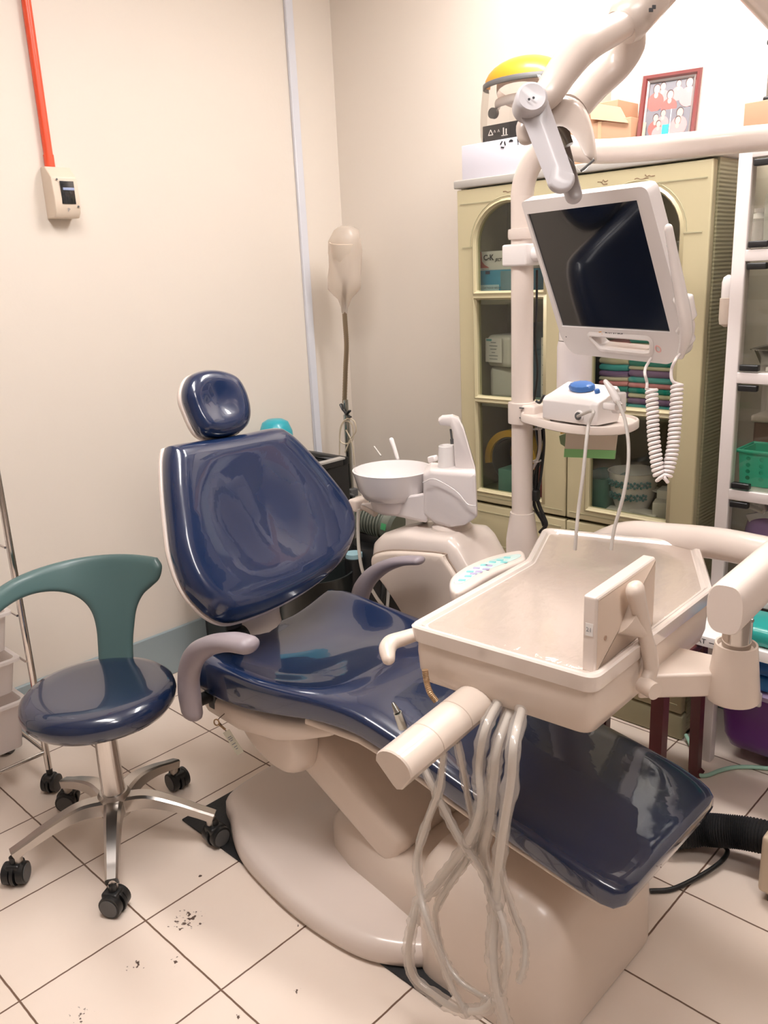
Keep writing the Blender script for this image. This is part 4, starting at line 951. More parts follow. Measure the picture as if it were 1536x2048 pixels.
# bracket arm on the right side, cone and chrome post
ba = [at(1318, 1352, Z=.775), at(1385, 1300, Z=.775), at(1462, 1322, Z=.775), at(1462, 1375, Z=.76)]
bq = [V((to_[2].x - .03, 1.17, 0)), V((to_[2].x - .03, 1.36, 0)), V((-.46, 1.385, 0)), V((-.43, 1.29, 0))]
bq = [at(x, y, Z=.772) for x, y in ((1310, 1362), (1378, 1300), (1470, 1318), (1500, 1345))]
bq = [V((p.x, p.y, 0)) for p in bq]; bq[0].x -= .03; bq[1].x -= .04
part('side_bracket', B().loft([[V((p.x, p.y, z)) for p in bq] for z in (.728, .772)]), IVORY2, tb_, bev=.005)
cc = at(1468, 1350, Z=.765)
part('bracket_cone', B().lathe([(.02, -.045), (.042, -.042), (.044, -.038), (.034, .055), (.0335, .058), (.030, .058), (.028, .05), (.01, .05)], cc, n=40), IVORY2, tb_, ang=50)
part('chrome_post', B().cyl(cc + V((0, 0, .045)), cc + V((0, 0, .13)), .023, n=32), CHROME, tb_)
# carrying arm: end block, beam to the elbow, tube back to the unit
ez = cc.z + .145
Ee = V((-.19, 1.78, ez)); ec = V((cc.x, cc.y, ez))
ed_ = (Ee - ec).normalized(); E0 = at(1449, 1220, Z=ez); shp = [(math.copysign(abs(math.cos(2 * PI * k / 32)) ** .8, math.cos(2 * PI * k / 32)), math.copysign(abs(math.sin(2 * PI * k / 32)) ** .62, math.sin(2 * PI * k / 32))) for k in range(32)]
Ee = E0 + (at(1536, 1140, Z=ez) - E0).normalized() * .42; Ee.z = ez
part('carrying_arm', B().sweep([E0, E0 + (Ee - E0) * .01, Ee], [(.040, .027), (.042, .029), (.042, .029)], ref=(0, 0, 1), smooth=False, shape=shp), IVORY, tb_, ang=35)
part('arm_screw', B().lathe([(.002, 0), (.0035, .0005), (.003, .002)], at(1504, 1241, Z=ez - .02) , (.9, -.3, 0), n=12), STEEL, tb_)
u0 = at(1180, 1052, Y=1.75); zz = at(1330, 1080, Y=1.70).z
tp_ = [V((PX + .06, 1.80, zz - .22)), at(1150, 1110, Y=1.76), at(1245, 1073, Y=1.72), at(1340, 1077, Y=1.70), at(1440, 1088, Y=1.68), at(1540, 1108, Y=1.66), V((-.40, 1.655, at(1540, 1108, Y=1.66).z))]
tp_.append(V((Ee.x, Ee.y, tp_[-1].z)))
part('swing_tube', B().sweep(tp_, [.028] * 2 + [.034] * (len(tp_) - 2), n=24, sub=8), IVORY, tb_, ang=60)
part('elbow', B().cyl((Ee.x, Ee.y, ez - .05), (Ee.x, Ee.y, tp_[-1].z + .04), .045, n=32), IVORY, tb_)

# ------------------------------------------------------------------ olive cabinet
CY0, CX0, CX1, CH = 2.259, -1.818, -.968, 1.712
cb = thing('arched_cabinet', 'olive-cream cabinet with two arched glass doors against the back wall', 'cabinet', ((CX0 + CX1) / 2, 2.4, 0))
t_ = .022
cbx = B()
cbx.box(CX0, CX0 + t_, CY0 + .03, YB - .016, .02, CH - .025)
part('side_panel', cbx, OLIVED, cb)
part('side_panel', B().box(CX1 - t_, CX1, CY0 + .03, YB - .016, .02, CH - .025), OLIVESIDE, cb, label='ribbed olive side panel')
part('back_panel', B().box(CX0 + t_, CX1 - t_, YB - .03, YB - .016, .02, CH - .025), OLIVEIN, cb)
part('top', B().box(CX0 - .006, CX1 + .004, CY0 - .004, YB - .016, CH - .025, CH, .004), GREYTOP, cb, label='grey top board')
SHZ = [.66, .985, 1.322]
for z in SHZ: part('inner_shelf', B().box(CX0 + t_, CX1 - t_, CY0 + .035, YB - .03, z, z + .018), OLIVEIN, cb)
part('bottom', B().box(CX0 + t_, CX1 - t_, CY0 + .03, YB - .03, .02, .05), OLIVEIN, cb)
DB, DT = .655, CH - .030
xm = -1.391
def door(x0, x1, wx0, wx1):
    rails = [(1.339, 1.366), (1.0, 1.024)]
    bot, spring = .698, 1.508; r = (wx1 - wx0) / 2; cx = (wx0 + wx1) / 2
    hs_ = [[V((wx0, bot, 0)), V((wx1, bot, 0)), V((wx1, rails[1][0], 0)), V((wx0, rails[1][0], 0))],
           [V((wx0, rails[1][1], 0)), V((wx1, rails[1][1], 0)), V((wx1, rails[0][0], 0)), V((wx0, rails[0][0], 0))],
           [V((wx0, rails[0][1], 0)), V((wx1, rails[0][1], 0)), V((wx1, spring, 0))] + [V((cx + r * math.cos(PI * k / 18), spring + r * .95 * math.sin(PI * k / 18), 0)) for k in range(1, 18)] + [V((wx0, spring, 0))]]
    oo = [V((x0, DB, 0)), V((x1, DB, 0)), V((x1, DT, 0)), V((x0, DT, 0))]
    d = part('door', frame_with_holes(oo, hs_, lambda u, v, h: V((u, CY0 + .028 - h, v)), 0, .028), OLIVE, cb, bev=.004)
    mo_ = B()
    for h in hs_:
        lo = inset([(p.x, p.y) for p in h], -.013); mid = inset([(p.x, p.y) for p in h], -.006)
        mo_.loft([[V((p.x, CY0 - .0002, p.y)) for p in lo], [V((p.x, CY0 - .007, p.y)) for p in mid], [V((p.x, CY0 + .004, p.y)) for p in h]], False, False)
    part('window_moulding', mo_, OLIVE, d, ang=60)
    part('glass_pane', B().box(wx0 - .004, wx1 + .004, CY0 + .012, CY0 + .016, bot - .004, spring + r), GLASS, d)
    # raised border lines
    zt_ = spring - .005
    for a_, b_, c_, d_ in ((x0 + .02, wx0 - .012, zt_, zt_ + .003), (wx1 + .012, x1 - .02, zt_, zt_ + .003), (x0 + .014, x1 - .014, DT - .045, DT - .042), (x0 + .012, x1 - .012, DB + .018, DB + .021)):
        part('groove', B().box(a_, b_, CY0 - .0015, CY0 + .001, c_, d_), OLIVED, d)
    ln_ = B().sweep([V((cx + (r + .02) * math.cos(PI * k / 18), CY0, spring + (r * .95 + .02) * math.sin(PI * k / 18))) for k in range(19)], .0016, n=6, smooth=False)
    part('arch_groove', ln_, OLIVED, d)
    return d
dl = door(CX0 + .004, xm - .002, -1.741, -1.483)
dr = door(xm + .002, CX1 - .004, -1.311, -1.055)
for x in (CX0 + .004, CX1 - .034): part('corner_post', B().box(x, x + .03, CY0 + .03, CY0 + .05, .03, DB), OLIVE, cb)
for i, (z0, z1) in enumerate(((.475, .645), (.285, .465), (.09, .275))):
    for x0, x1 in ((CX0 + .004, xm - .002), (xm + .002, CX1 - .004)):
        dw = part('drawer', B().box(x0, x1, CY0, CY0 + .03, z0, z1, .005), OLIVE, cb)
        part('drawer_line', B().box(x0 + .015, x1 - .015, CY0 - .002, CY0 + .001, z1 - .028, z1 - .024).box(x0 + .015, x1 - .015, CY0 - .002, CY0 + .001, z0 + .026, z0 + .03), OLIVED, dw)
part('plinth', B().box(CX0, CX1, CY0, CY0 + .04, 0, .085, .008), OLIVED, cb)
rnd = random.Random(4)
for (x, y, w) in ((1018, 385, 12), (1205, 366, 10), (1210, 362, 6), (1283, 356, 14), (1300, 352, 10)):
    pts_ = [at(x - w + 2 * w * k / 5, y + rnd.uniform(-3, 3), Y=CY0 - .0004) for k in range(6)]
    part('scuff_mark', B().sweep(pts_, [(.0006 + .0012 * rnd.random(), .0004) for _ in pts_], ref=(0, 0, 1), n=6), M('scuff_brown', (132, 108, 84), .7), cb)
kb2 = at(1103, 841, Y=CY0); part('knob', B().lathe([(.006, 0), (.006, .010), (.011, .012), (.012, .018), (.008, .022), (.001, .0225)], (kb2.x, CY0, kb2.z), (0, -1, 0), n=20), M('brown_knob', (86, 60, 48), .4, coat=.3), dl)

# contents, left door
ySH = CY0 + .05
def px_box(name, label, cat, x0, y0, x1, y1, Y, dep, mat, zbase=None, group=None, bev=.002):
    a = at(x0, y1, Y=Y); c = at(x1, y0, Y=Y); zb = a.z if zbase is None else zbase
    t = thing(name, label, cat, ((a.x + c.x) / 2, Y + dep / 2, zb), group)
    part('carton', B().box(a.x, c.x, Y, Y + dep, zb, c.z, bev), mat, t); return t, a.x, c.x, zb, c.z
Yc = ySH + .012
t, x0, x1, z0, z1 = px_box('needle_box', 'light blue carton of dental needles, below the white carton behind the left door', 'carton', 952, 537, 1065, 580, Yc, .14, M('blue_carton', (48, 158, 204), .35, coat=.3), SHZ[2] + .018)
zb1 = z1
part('label_band', B().box(x0 + .002, x0 + .095, Yc - .001, Yc, z0 + .018, z0 + .044), PALEBL, t)
text_part('print', 'DENTAL CARTRIDGE NEEDLE', .0082, ((x0 * 2 + .1) / 2, Yc - .0015, z0 + .034), (1, 0, 0), (0, 0, 1), INK, t)
text_part('print', '100 pcs sterile needles', .0055, ((x0 * 2 + .1) / 2, Yc - .0015, z0 + .023), (1, 0, 0), (0, 0, 1), INKG, t)
part('side_photo', B().box(x0 + .102, x1 - .002, Yc - .001, Yc, z0 + .004, z1 - .004), M('carton_grey_blue', (110, 150, 170), .4, var=.3, vscale=40), t)
part('emblem', B().obox((x0 + .05, Yc - .001, z1 - .007), (1, 0, 0), (0, 1, 0), (0, 0, 1), .018, .001, .01, .0004), M('emblem_dark', (60, 60, 90), .5), t)
t, x0, x1, z0, z1 = px_box('cartridge_box', 'white and dull-red carton lettered C-K JECT, on top behind the left arched door', 'carton', 950, 497, 1066, 537, Yc + .004, .13, PAPER, zb1)
part('red_panel', B().prism([(x0, Yc + .003, z0 + .008), (x0 + .06, Yc + .003, z0 + .008), (x0 + .04, Yc + .003, z0 + .018), (x0 + .03, Yc + .003, z0 + .03), (x0 + .027, Yc + .003, z1), (x0, Yc + .003, z1)], (0, .0009, 0)), REDP, t)
text_part('print', 'C-K', .024, (x0 + .058, Yc + .002, z0 + .040), (1, 0, 0), (0, 0, 1), INK, t, bold=.0009)
text_part('print', 'JECT', .0125, (x0 + .098, Yc + .002, z0 + .032), (1, 0, 0), (0, 0, 1), INK, t, bold=.0004, shear=.2)
text_part('print', 'New Dental', .006, (x0 + .045, Yc + .002, z0 + .0045), (1, 0, 0), (0, 0, 1), INKG, t)
part('emblem', B().obox((x0 + .132, Yc + .003, z0 + .038), (1, 0, .3), (0, 1, 0), (-.3, 0, 1), .022, .001, .012, .0004), M('gold_print', (200, 170, 100), .5), t)
part('side_mark', B().box(x0 + .004, x0 + .02, Yc + .002, Yc + .003, z0 + .026, z0 + .05), M('pale_red', (230, 190, 186), .5), t)
b = B().box(-1.515, -1.490, Yc, Yc + .1, SHZ[2] + .018, SHZ[2] + .10, .001)
single('red_carton', 'pinkish-red small carton beside the pole behind the left arched door', 'carton', b, M('pink_red_carton', (206, 120, 118), .5, var=.2, vscale=60))
# wrapped paper packs
for i, (x0, y0, x1, y1, lab, yy) in enumerate(((960, 732, 1026, 797, 'lower wrapped white paper pack with label turned aside', .02), (957, 662, 1024, 730, 'upper wrapped white paper pack with printed front label', .0))):
    a = at(x0, y1, Y=Yc + yy); c = at(x1, y0, Y=Yc + yy)
    zb = SHZ[1] + .018 if i == 0 else zprev
    zt2 = zb + .108
    t = thing('paper_pack', lab + ', behind the left door', 'paper pack', ((a.x + c.x) / 2, Yc + .08, zb))
    pk2 = B().obox(((a.x + c.x) / 2 + .004, Yc + .075 + yy, (zb + zt2) / 2), (1, -.12 if i else .25, 0), (.12 if i else -.25, 1, 0), (0, 0, 1), .108, .11, .107, .016, 4)
    part('pack', pk2, PACKW, t); zprev = zt2
    lx = B(); u_ = V((1, -.12, 0)).normalized() if i else V((.25, -.97, 0)).normalized()
    oc = V(((a.x + c.x) / 2 + (-.012 if i else .055), Yc + .016 + yy + (0 if i else .03), (zb + zt2) / 2 + .004)); nn = V((-u_.y * -1, 0, 0)); n_ = V((u_.y, -u_.x, 0))
    if n_.y > 0: n_ = -n_
    if i == 0: n_ = V((.97, .25, 0)); 
    fr = B().obox(oc + n_ * .006, u_, n_, (0, 0, 1), .075 if i else .06, .0012, .08)
    part('label', fr, PAPER, t)
    for k, w in enumerate((.03, .045, .035, .02, .05, .045)): lx.obox(oc + n_ * .0075 + V((0, 0, .026 - .011 * k)), u_, n_, (0, 0, 1), w * .8, .0008, .0022)
    part('print', lx, INKG, t)
    part('logo', B().obox(oc + n_ * .0075 + u_ * -.02 + V((0, 0, .034)), u_, n_, (0, 0, 1), .024, .0008, .007), M('teal_logo', (110, 176, 180), .5), t)
single('blue_bundle', 'dark blue cloth bundle behind the wrapped packs, left door', 'bundle', B().sheet([(p.x, p.y) for p in catmull([V((-1.70, 1.005, 0)), V((-1.705, 1.17, 0)), V((-1.67, 1.245, 0)), V((-1.58, 1.255, 0)), V((-1.49, 1.24, 0)), V((-1.46, 1.005, 0))], 4, closed=True)], lambda u, v, h: V((u, 2.46 - h, v)), .03, .02, .04, grid=.04), M('dark_blue_cloth', (46, 84, 108), .8, var=.2))
t = thing('paper_sheets', 'printed white papers standing upright beside the pole, left door', 'papers', (-1.51, 2.36, 1.0031))
a = at(1068, 795, Y=2.33); c = at(1090, 685, Y=2.33)
part('sheet', B().box(-1.535, -1.484, 2.33, 2.345, 1.0031, 1.215), PAPER, t)
lx = B()
for k in range(6): lx.box(-1.53, -1.489, 2.329, 2.3297, 1.03 + k * .032, 1.033 + k * .032)
part('print', lx, INKG, t)
single('paper_leaflet', 'thin teal-edged leaflet lying in front of the lower wrapped pack', 'leaflet', B().box(-1.655, -1.535, 2.30, 2.40, 1.0031, 1.009), M('teal_leaflet', (160, 200, 196), .6))
# helmet-like shield, third shelf left
hc = at(1040, 905, Y=2.39)
t = thing('stored_face_shield', 'yellow and black face shield stored on the lowest shelf behind the left door', 'face shield', (hc.x, 2.40, SHZ[0] + .018))
rr_ = .105; zb = .80
def arcb(r0, r1, z0, z1, a0=-10, a1=190, n=28):
    return [[V((hc.x + r * math.cos(math.radians(a0 + (a1 - a0) * k / n)), Y, hc.z - .02 + (r + 0) * math.sin(math.radians(a0 + (a1 - a0) * k / n)))) for k in range(n + 1)] for r, Y in ((r0, z0), (r1, z0), (r1, z1), (r0, z1), (r0, z0))]
part('crown', B().loft([list(q) for q in zip(*arcb(.085, .108, 2.33, 2.46))], True, True), YELLOW2, t, ang=50)
part('visor', B().loft([list(q) for q in zip(*arcb(.078, .084, 2.34, 2.44, -60, 240))], True, True), M('smoky_visor', (48, 50, 48), .2, coat=.5), t, ang=60)
single('teal_box', 'teal low box on the lowest shelf behind the left door', 'box', B().box(-1.70, -1.60, 2.315, 2.42, SHZ[0] + .018, .765, .004), M('teal_carton', (96, 150, 140), .5))
single('red_book', 'dull red box on the lowest shelf beside the pole', 'box', B().box(-1.55, -1.484, 2.315, 2.42, SHZ[0] + .018, .795, .003), M('dull_red', (126, 44, 52), .5))
single('white_tray', 'white flat tray leaning behind the stored face shield', 'tray', B().box(-1.59, -1.49, 2.42, 2.47, SHZ[0] + .018, .83, .004), PAPER)
# folded cloth stacks, right door middle shelf
def cloth(x0, x1, z0, h, mat, lab):
    b = B(); yf, yb = Yc + .01, Yc + .17; o = []
    n = 10
    for x in (x0, x0 + .004, (x0 + x1) / 2, x1 - .004, x1):
        e = 0 if x in (x0, x1) else 1; k = .75 if not e else 1
        pr = []
        for j in range(n + 1):
            a = PI / 2 + PI * j / n; pr.append((yf + .008 + math.cos(a) * .008, z0 + h / 2 + math.sin(a) * h / 2 * k))
        for j in range(n + 1):
            a = -PI / 2 + PI * j / n; pr.append((yb - .008 + math.cos(a) * .008, z0 + h / 2 + math.sin(a) * h / 2 * k))
        w = .0012 * math.sin(x * 90)
        o.append([V((x, y, z + w)) for y, z in pr])
    b.loft(o)
    return single('folded_cloth', lab, 'folded cloth', b, mat, group='folded cloths behind the right cabinet door', ang=60)
rows = ['aqua', 'purple', 'beige', 'teal', 'pink', 'aqua', 'purple', 'beige', 'teal', 'pink', 'aqua', 'beige', 'teal']
hh = [.020, .018, .014, .016, .015, .017, .020, .011, .028, .010, .016, .012, .016]
z = SHZ[1] + .0181
cnt = {}
for k, (c, h) in enumerate(zip(rows, hh)):
    nth = cnt[c] = cnt.get(c, 0) + 1; o_ = ('lowest', 'second', 'third')[nth - 1]
    cloth(-1.226, -1.058, z, h, CT[c], '%s %s folded cloth from the bottom in the right-hand stack' % (o_, c)); z += h + .0004
rows2 = ['aqua', 'beige', 'purple', 'teal', 'pink', 'beige', 'purple', 'aqua', 'beige', 'pink', 'teal', 'pink']
hh2 = [.02, .014, .018, .017, .015, .012, .018, .019, .020, .018, .016, .012]
z = SHZ[1] + .0181; cnt = {}
for k, (c, h) in enumerate(zip(rows2, hh2)):
    nth = cnt[c] = cnt.get(c, 0) + 1; o_ = ('lowest', 'second', 'third')[nth - 1]
    cloth(-1.325, -1.229, z, h, CT[c], '%s %s folded cloth from the bottom in the left-hand stack' % (o_, c)); z += h + .0004
# lowest shelf right
zl = SHZ[0] + .0181
bcx = at(1268, 960, Y=2.39)
t = thing('patterned_bowl', 'white bowl with teal flower pattern on the lowest shelf, right door', 'bowl', (bcx.x, 2.39, zl))
part('bowl', B().lathe([(.03, 0), (.05, .002), (.068, .05), (.078, .125), (.080, .128), (.075, .128), (.064, .05), (.03, .01)], (bcx.x, 2.385, zl), n=40), CERAM, t, ang=60)
fl_ = B()
for k in range(9):
    a = math.radians(205 + k * 15)
    for j in range(2):
        r = .072 + .0045 * j; c = V((bcx.x + math.cos(a + j * .13) * r, 2.385 + math.sin(a + j * .13) * r, zl + .055 + .04 * j)); n_ = V((math.cos(a), math.sin(a), -.15))
        for q in range(5):
            aa = 2 * PI * q / 5; s_ = n_.cross(V((0, 0, 1))).normalized(); fl_.ball(c + s_ * math.cos(aa) * .008 + V((0, 0, math.sin(aa) * .008)), .0045, (1, 1, 1), 8)
part('flower_pattern', fl_, M('teal_flower', (56, 120, 126), .4), t)
bk_ = B()
single('teal_basket', 'dark teal basket left of the patterned bowl on the lowest shelf', 'basket', B().loft([[V((p.x, p.y, zz)) for p in round_poly([V((-1.372 - e, 2.31 - e, 0)), V((-1.282 + e, 2.31 - e, 0)), V((-1.282 + e, 2.45 + e, 0)), V((-1.372 - e, 2.45 + e, 0))], .02)] for zz, e in ((zl, 0), (zl + .1, .006), (zl + .105, .008), (zl + .105, .004), (zl + .012, -.004))]), M('dark_teal', (60, 124, 118), .4))
for i, (x0, x1, y0, y1, h, rot) in enumerate(((-1.28, -1.19, 2.305, 2.36, .012, .2), (-1.20, -1.10, 2.31, 2.36, .016, -.25), (-1.13, -1.07, 2.315, 2.37, .055, .3))):
    c = V(((x0 + x1) / 2, (y0 + y1) / 2, zl + h / 2 + .001))
    single('paper_packet', ('flat white packet lying in front of the patterned bowl', 'folded white packet lying between bowl and cartons', 'open white carton lying right of the patterned bowl')[i], 'packet', B().obox(c, (1, rot, 0), (-rot, 1, 0), (0, 0, 1), x1 - x0, y1 - y0, h, .003), PAPER)
single('white_flap_box', 'white box with open flap under the coiled cord, lowest shelf', 'box', B().obox((-1.112, 2.40, zl + .041), (1, .2, 0), (-.2, 1, 0), (0, 0, 1), .06, .06, .08, .002).obox((-1.155, 2.40, zl + .072), (1, .2, -.3), (-.2, 1, 0), (.3, 0, 1), .05, .05, .003), PAPER)
single('orange_folder', 'orange-yellow folder spine at the right end of the lowest shelf', 'folder', B().box(-1.066, -1.056, 2.31, 2.46, zl, zl + .12, .001), YELLOW2)

# ------------------------------------------------------------------ on top of the cabinet
def top_box(name, lab, cat, x0, x1, y0, y1, z0, z1, mat, rot=0, bev=.002):
    c = V(((x0 + x1) / 2, (y0 + y1) / 2, (z0 + z1) / 2)); t = thing(name, lab, cat, (c.x, c.y, z0))
    u = V((math.cos(rot), math.sin(rot), 0)); w = V((-u.y, u.x, 0))
    part('carton', B().obox(c, u, w, (0, 0, 1), x1 - x0, y1 - y0, z1 - z0, bev), mat, t)
    return t, c, u, w
CT0 = CH + .0005
a = at(924, 349, Y=2.275); c = at(1068, 285, Y=2.275)
wz = at(924, 292, Y=2.275).z
t, c0, u, w = top_box('white_carton', 'white carton with small handling symbols on the left end of the cabinet top', 'carton', a.x, -1.52, 2.275, 2.47, CT0, wz, M('cool_white_card', (214, 212, 222), .6))
sy0 = 2.275 - .0008
sm = B()
rc = at(1006, 278, Y=2.275)
zc = wz - .016
for k in range(3):
    aa = 2 * PI * k / 3 + .3; sm.obox((rc.x + math.cos(aa) * .008, sy0, zc + math.sin(aa) * .008), (-math.sin(aa), 0, math.cos(aa)), (0, 1, 0), (math.cos(aa), 0, math.sin(aa)), .012, .0006, .004)
part('recycle_mark', sm, INK, t)
part('umbrella_mark', B().prism([(rc.x + .03 + .008 * math.cos(PI * k / 8), sy0, zc + .004 + .007 * math.sin(PI * k / 8)) for k in range(9)], (0, .0006, 0)), INK, t)
part('glass_mark', B().prism([(rc.x + .052, sy0, zc + .01), (rc.x + .06, sy0, zc + .01), (rc.x + .057, sy0, zc - .002), (rc.x + .057, sy0, zc - .008), (rc.x + .055, sy0, zc - .008), (rc.x + .055, sy0, zc - .002)], (0, .0006, 0)), INK, t)
a = at(965, 275, Y=2.30); c = at(1036, 242, Y=2.30)
t, c0, u, w = top_box('black_carton', 'black carton with white handling symbols lying on the white carton', 'carton', a.x, c.x, 2.30, 2.42, wz + .0005, wz + .05, M('black_card', (36, 36, 38), .45))
zc = wz + .026; ys = 2.2995
part('arrow_marks', text_b('^ ^', .02, (c0.x - .012, ys, zc), (1, 0, 0), (0, 0, 1)), PAPER, t)
tri = B()
for k in range(3):
    p, q = [(c0.x - .035 + .010 * math.cos(PI / 2 + 2 * PI * j / 3), ys - .0005, zc + .010 * math.sin(PI / 2 + 2 * PI * j / 3)) for j in (k, k + 1)]; tri.sweep([p, q], .0013, n=6, smooth=False)
part('triangle_mark', tri, PAPER, t)
part('bar_marks', B().box(c0.x + .012, c0.x + .016, ys - .0006, ys, zc - .01, zc + .01).box(c0.x + .022, c0.x + .026, ys - .0006, ys, zc - .01, zc + .006).box(c0.x + .006, c0.x + .030, ys - .0006, ys, zc - .013, zc - .011), PAPER, t)
# face shield with yellow crown
fs0 = at(1040, 205, Y=2.36); zf = fs0.z
t = thing('face_shield', 'clear face shield with yellow crown standing over the black carton', 'face shield', (fs0.x, 2.36, wz))
fr_ = .118
def arc3(r, z, dy=0, a0=195, a1=345, n=30, sx=1.0): return [V((fs0.x + sx * r * math.cos(math.radians(a0 + (a1 - a0) * k / n)), 2.40 + dy + r * math.sin(math.radians(a0 + (a1 - a0) * k / n)), z)) for k in range(n + 1)]
zt3 = at(1040, 108, Y=2.36).z; zb3 = at(960, 285, Y=2.28).z
cr_ = []
for k in range(8):
    a_ = PI / 2 * k / 7; cr_.append([V((fs0.x + .135 * math.cos(a_) * math.cos(math.radians(q)), 2.385 + .10 * math.cos(a_) * math.sin(math.radians(q)), zt3 - .075 + .072 * math.sin(a_))) for q in range(178, 363, 8)])
part('crown', B().loft(cr_, False, False, closed=False), YELLOW, t, ang=80)
part('brow_band', B().loft([[V((fs0.x + r * math.cos(math.radians(q)), 2.385 + .76 * r * math.sin(math.radians(q)), z)) for q in range(178, 363, 8)] for r, z in ((.136, zt3 - .07), (.140, zt3 - .072), (.140, zt3 - .085), (.135, zt3 - .087))], False, False, closed=False), DGREY, t, ang=60)
part('visor', B().loft([[V((fs0.x - .01 * f + r * math.cos(math.radians(q)), 2.385 + .8 * r * math.sin(math.radians(q)), zt3 - .08 + (zb3 - zt3 + .08) * f)) for q in range(178, 363, 8)] for f, r in ((0, .138), (.3, .142), (.6, .143), (.85, .140), (1, .134))], False, False, closed=False), VISOR, t, ang=80)
hb_ = B()
hb_.sweep([V((fs0.x + .10 * math.cos(math.radians(q)), 2.40 + .08 * math.sin(math.radians(q)), zt3 - .10 - .03 * math.sin(math.radians(q)))) for q in range(0, 360, 20)] + [V((fs0.x + .10, 2.40, zt3 - .10))], [(.014, .002)] * 19, ref=(0, 0, 1), n=8)
part('head_band', hb_, WHITE, t, ang=60)
part('foam_pad', B().sweep([V((fs0.x + .09 * math.cos(math.radians(q)), 2.385 + .075 * math.sin(math.radians(q)), zt3 - .13)) for q in range(195, 350, 15)], [(.014, .008)] * 11, ref=(0, 0, 1), n=10), WHITEP, t)
part('ratchet_knob', B().cyl((fs0.x - .085, 2.33, zt3 - .155), (fs0.x - .085, 2.345, zt3 - .155), .016, n=20), DGREY, t)
# cardboard boxes
a = at(1180, 282, Y=2.31); c = at(1245, 245, Y=2.31)
z1 = at(1200, 244, Y=2.31).z
t, c0, u, w = top_box('cardboard_box', 'lower brown cardboard box left of the photo frame', 'cardboard box', at(1120, 280, Y=2.31).x, at(1262, 250, Y=2.31).x, 2.31, 2.47, CT0, z1, CARD)
part('tape', B().box(at(1196, 260, Y=2.31).x, at(1203, 260, Y=2.31).x, 2.3085, 2.47, CT0, z1 + .0008), TAPE, t)
z2 = at(1200, 205, Y=2.33).z
t, c0, u, w = top_box('cardboard_box', 'upper brown cardboard box with loose flap left of the photo frame', 'cardboard box', at(1110, 240, Y=2.33).x, at(1235, 240, Y=2.33).x, 2.33, 2.45, z1 + .0012, z2, CARD)
fp0, fp1 = at(1178, 205, Y=2.325), at(1240, 215, Y=2.325)
part('flap', B().prism([fp0, fp1, at(1256, 246, Y=2.305), at(1182, 238, Y=2.305)], (0, .003, .001)), CARD, t)
single('plastic_sleeve', 'clear plastic sleeve standing behind the cardboard boxes', 'plastic sleeve', B().box(at(1190, 200, Y=2.48).x, at(1228, 200, Y=2.48).x, 2.458, 2.464, z1 + .001, at(1200, 150, Y=2.48).z, .001), VISOR)
# photo frame leaning back
fq = [(1287, 157), (1407, 137), (1378, 290), (1262, 312)]
ft = thing('photo_frame', 'mahogany picture frame with a collage of people in red shirts', 'photo frame', at(1325, 300, Y=2.33))
base_l = at(1262, 312, Y=2.325); 
fu = V((.97, .24, 0)).normalized(); 
bl = V((at(1266, 288, Y=2.325).x, 2.325, CT0)); 
fN = fu.cross(V((0, .36, 1)).normalized()); fN.normalize()
if fN.y > 0: fN = -fN
fvv = fN.cross(fu).normalized()
if fvv.z < 0: fvv = -fvv
tr_ = on(1407, 137, bl, fN) - bl; tl_ = on(1287, 155, bl, fN) - bl
fw_, fh_ = max(tr_.dot(fu), .2), (tr_.dot(fvv) + tl_.dot(fvv)) / 2
fx0 = tl_.dot(fu)
fw_ = tr_.dot(fu) - fx0
fm = lambda u, v, h: bl + fu * (u + fx0) + fvv * v + fN * h
frm = B()
oo = [V((0, 0, 0)), V((fw_, 0, 0)), V((fw_, fh_, 0)), V((0, fh_, 0))]
def fl2(d, h): return [fm(p.x, p.y, h) for p in inset([(q.x, q.y) for q in oo], d)]
part('frame', B().loft([fl2(.0, -.008), fl2(0, .008), fl2(.004, .014), fl2(.012, .012), fl2(.016, .006), fl2(.016, -.008)], False, False), MAHOG, ft, ang=30)
part('inner_slip', B().loft([fl2(.015, .004), fl2(.016, .007), fl2(.021, .004), fl2(.022, .001)], False, False), SILVER, ft)
part('back', B().loft([fl2(.003, -.009), fl2(.003, -.004)]), CARD, ft)
vs_ = lambda v: .92 - (.92 - v) * .78
def quadp(u0, v0, u1, v1, h=.0):
    v0, v1 = (vs_(v0) if v0 > .09 else v0), vs_(v1)
    return [fm(u0 * fw_, v0 * fh_, h), fm(u1 * fw_, v0 * fh_, h), fm(u1 * fw_, v1 * fh_, h), fm(u0 * fw_, v1 * fh_, h)]
pb = B()
def addp(pts, mi):
    f = pb.face([pb.bm.verts.new(p) for p in pts])
    if f: f.material_index = mi
def ell(u, v, ru, rv, mi, h, n=16): addp([fm((u + ru * math.cos(2 * PI * k / n)) * fw_, vs_(v + rv * math.sin(2 * PI * k / n)) * fh_, h) for k in range(n)], mi)
pm = [PGREY, SKIN, PRED, PPINK, PCYAN, PHAIR, PAPER]
addp(quadp(.12, .08, .88, .92, .0005), 0)
def person(u, v, s, shirt, h):
    ell(u, v - .20 * s, .14 * s, .15 * s, shirt, h); ell(u, v - .09 * s, .035 * s, .05 * s, 1, h + .0001)
    ell(u, v + .012 * s, .062 * s, .078 * s, 5, h + .0002); ell(u + .004, v, .052 * s, .068 * s, 1, h + .0003)
for i, (u, v, s, shirt) in enumerate(((.36, .83, .85, 3), (.62, .84, .75, 3), (.26, .80, 1.0, 2), (.80, .83, 1.05, 3), (.50, .68, .95, 2))): person(u, v, s, shirt, .0007 + .0004 * i)
addp(quadp(.12, .08, .88, .455, .0035), 0)
addp(quadp(.545, .08, .56, .455, .0037), 6)
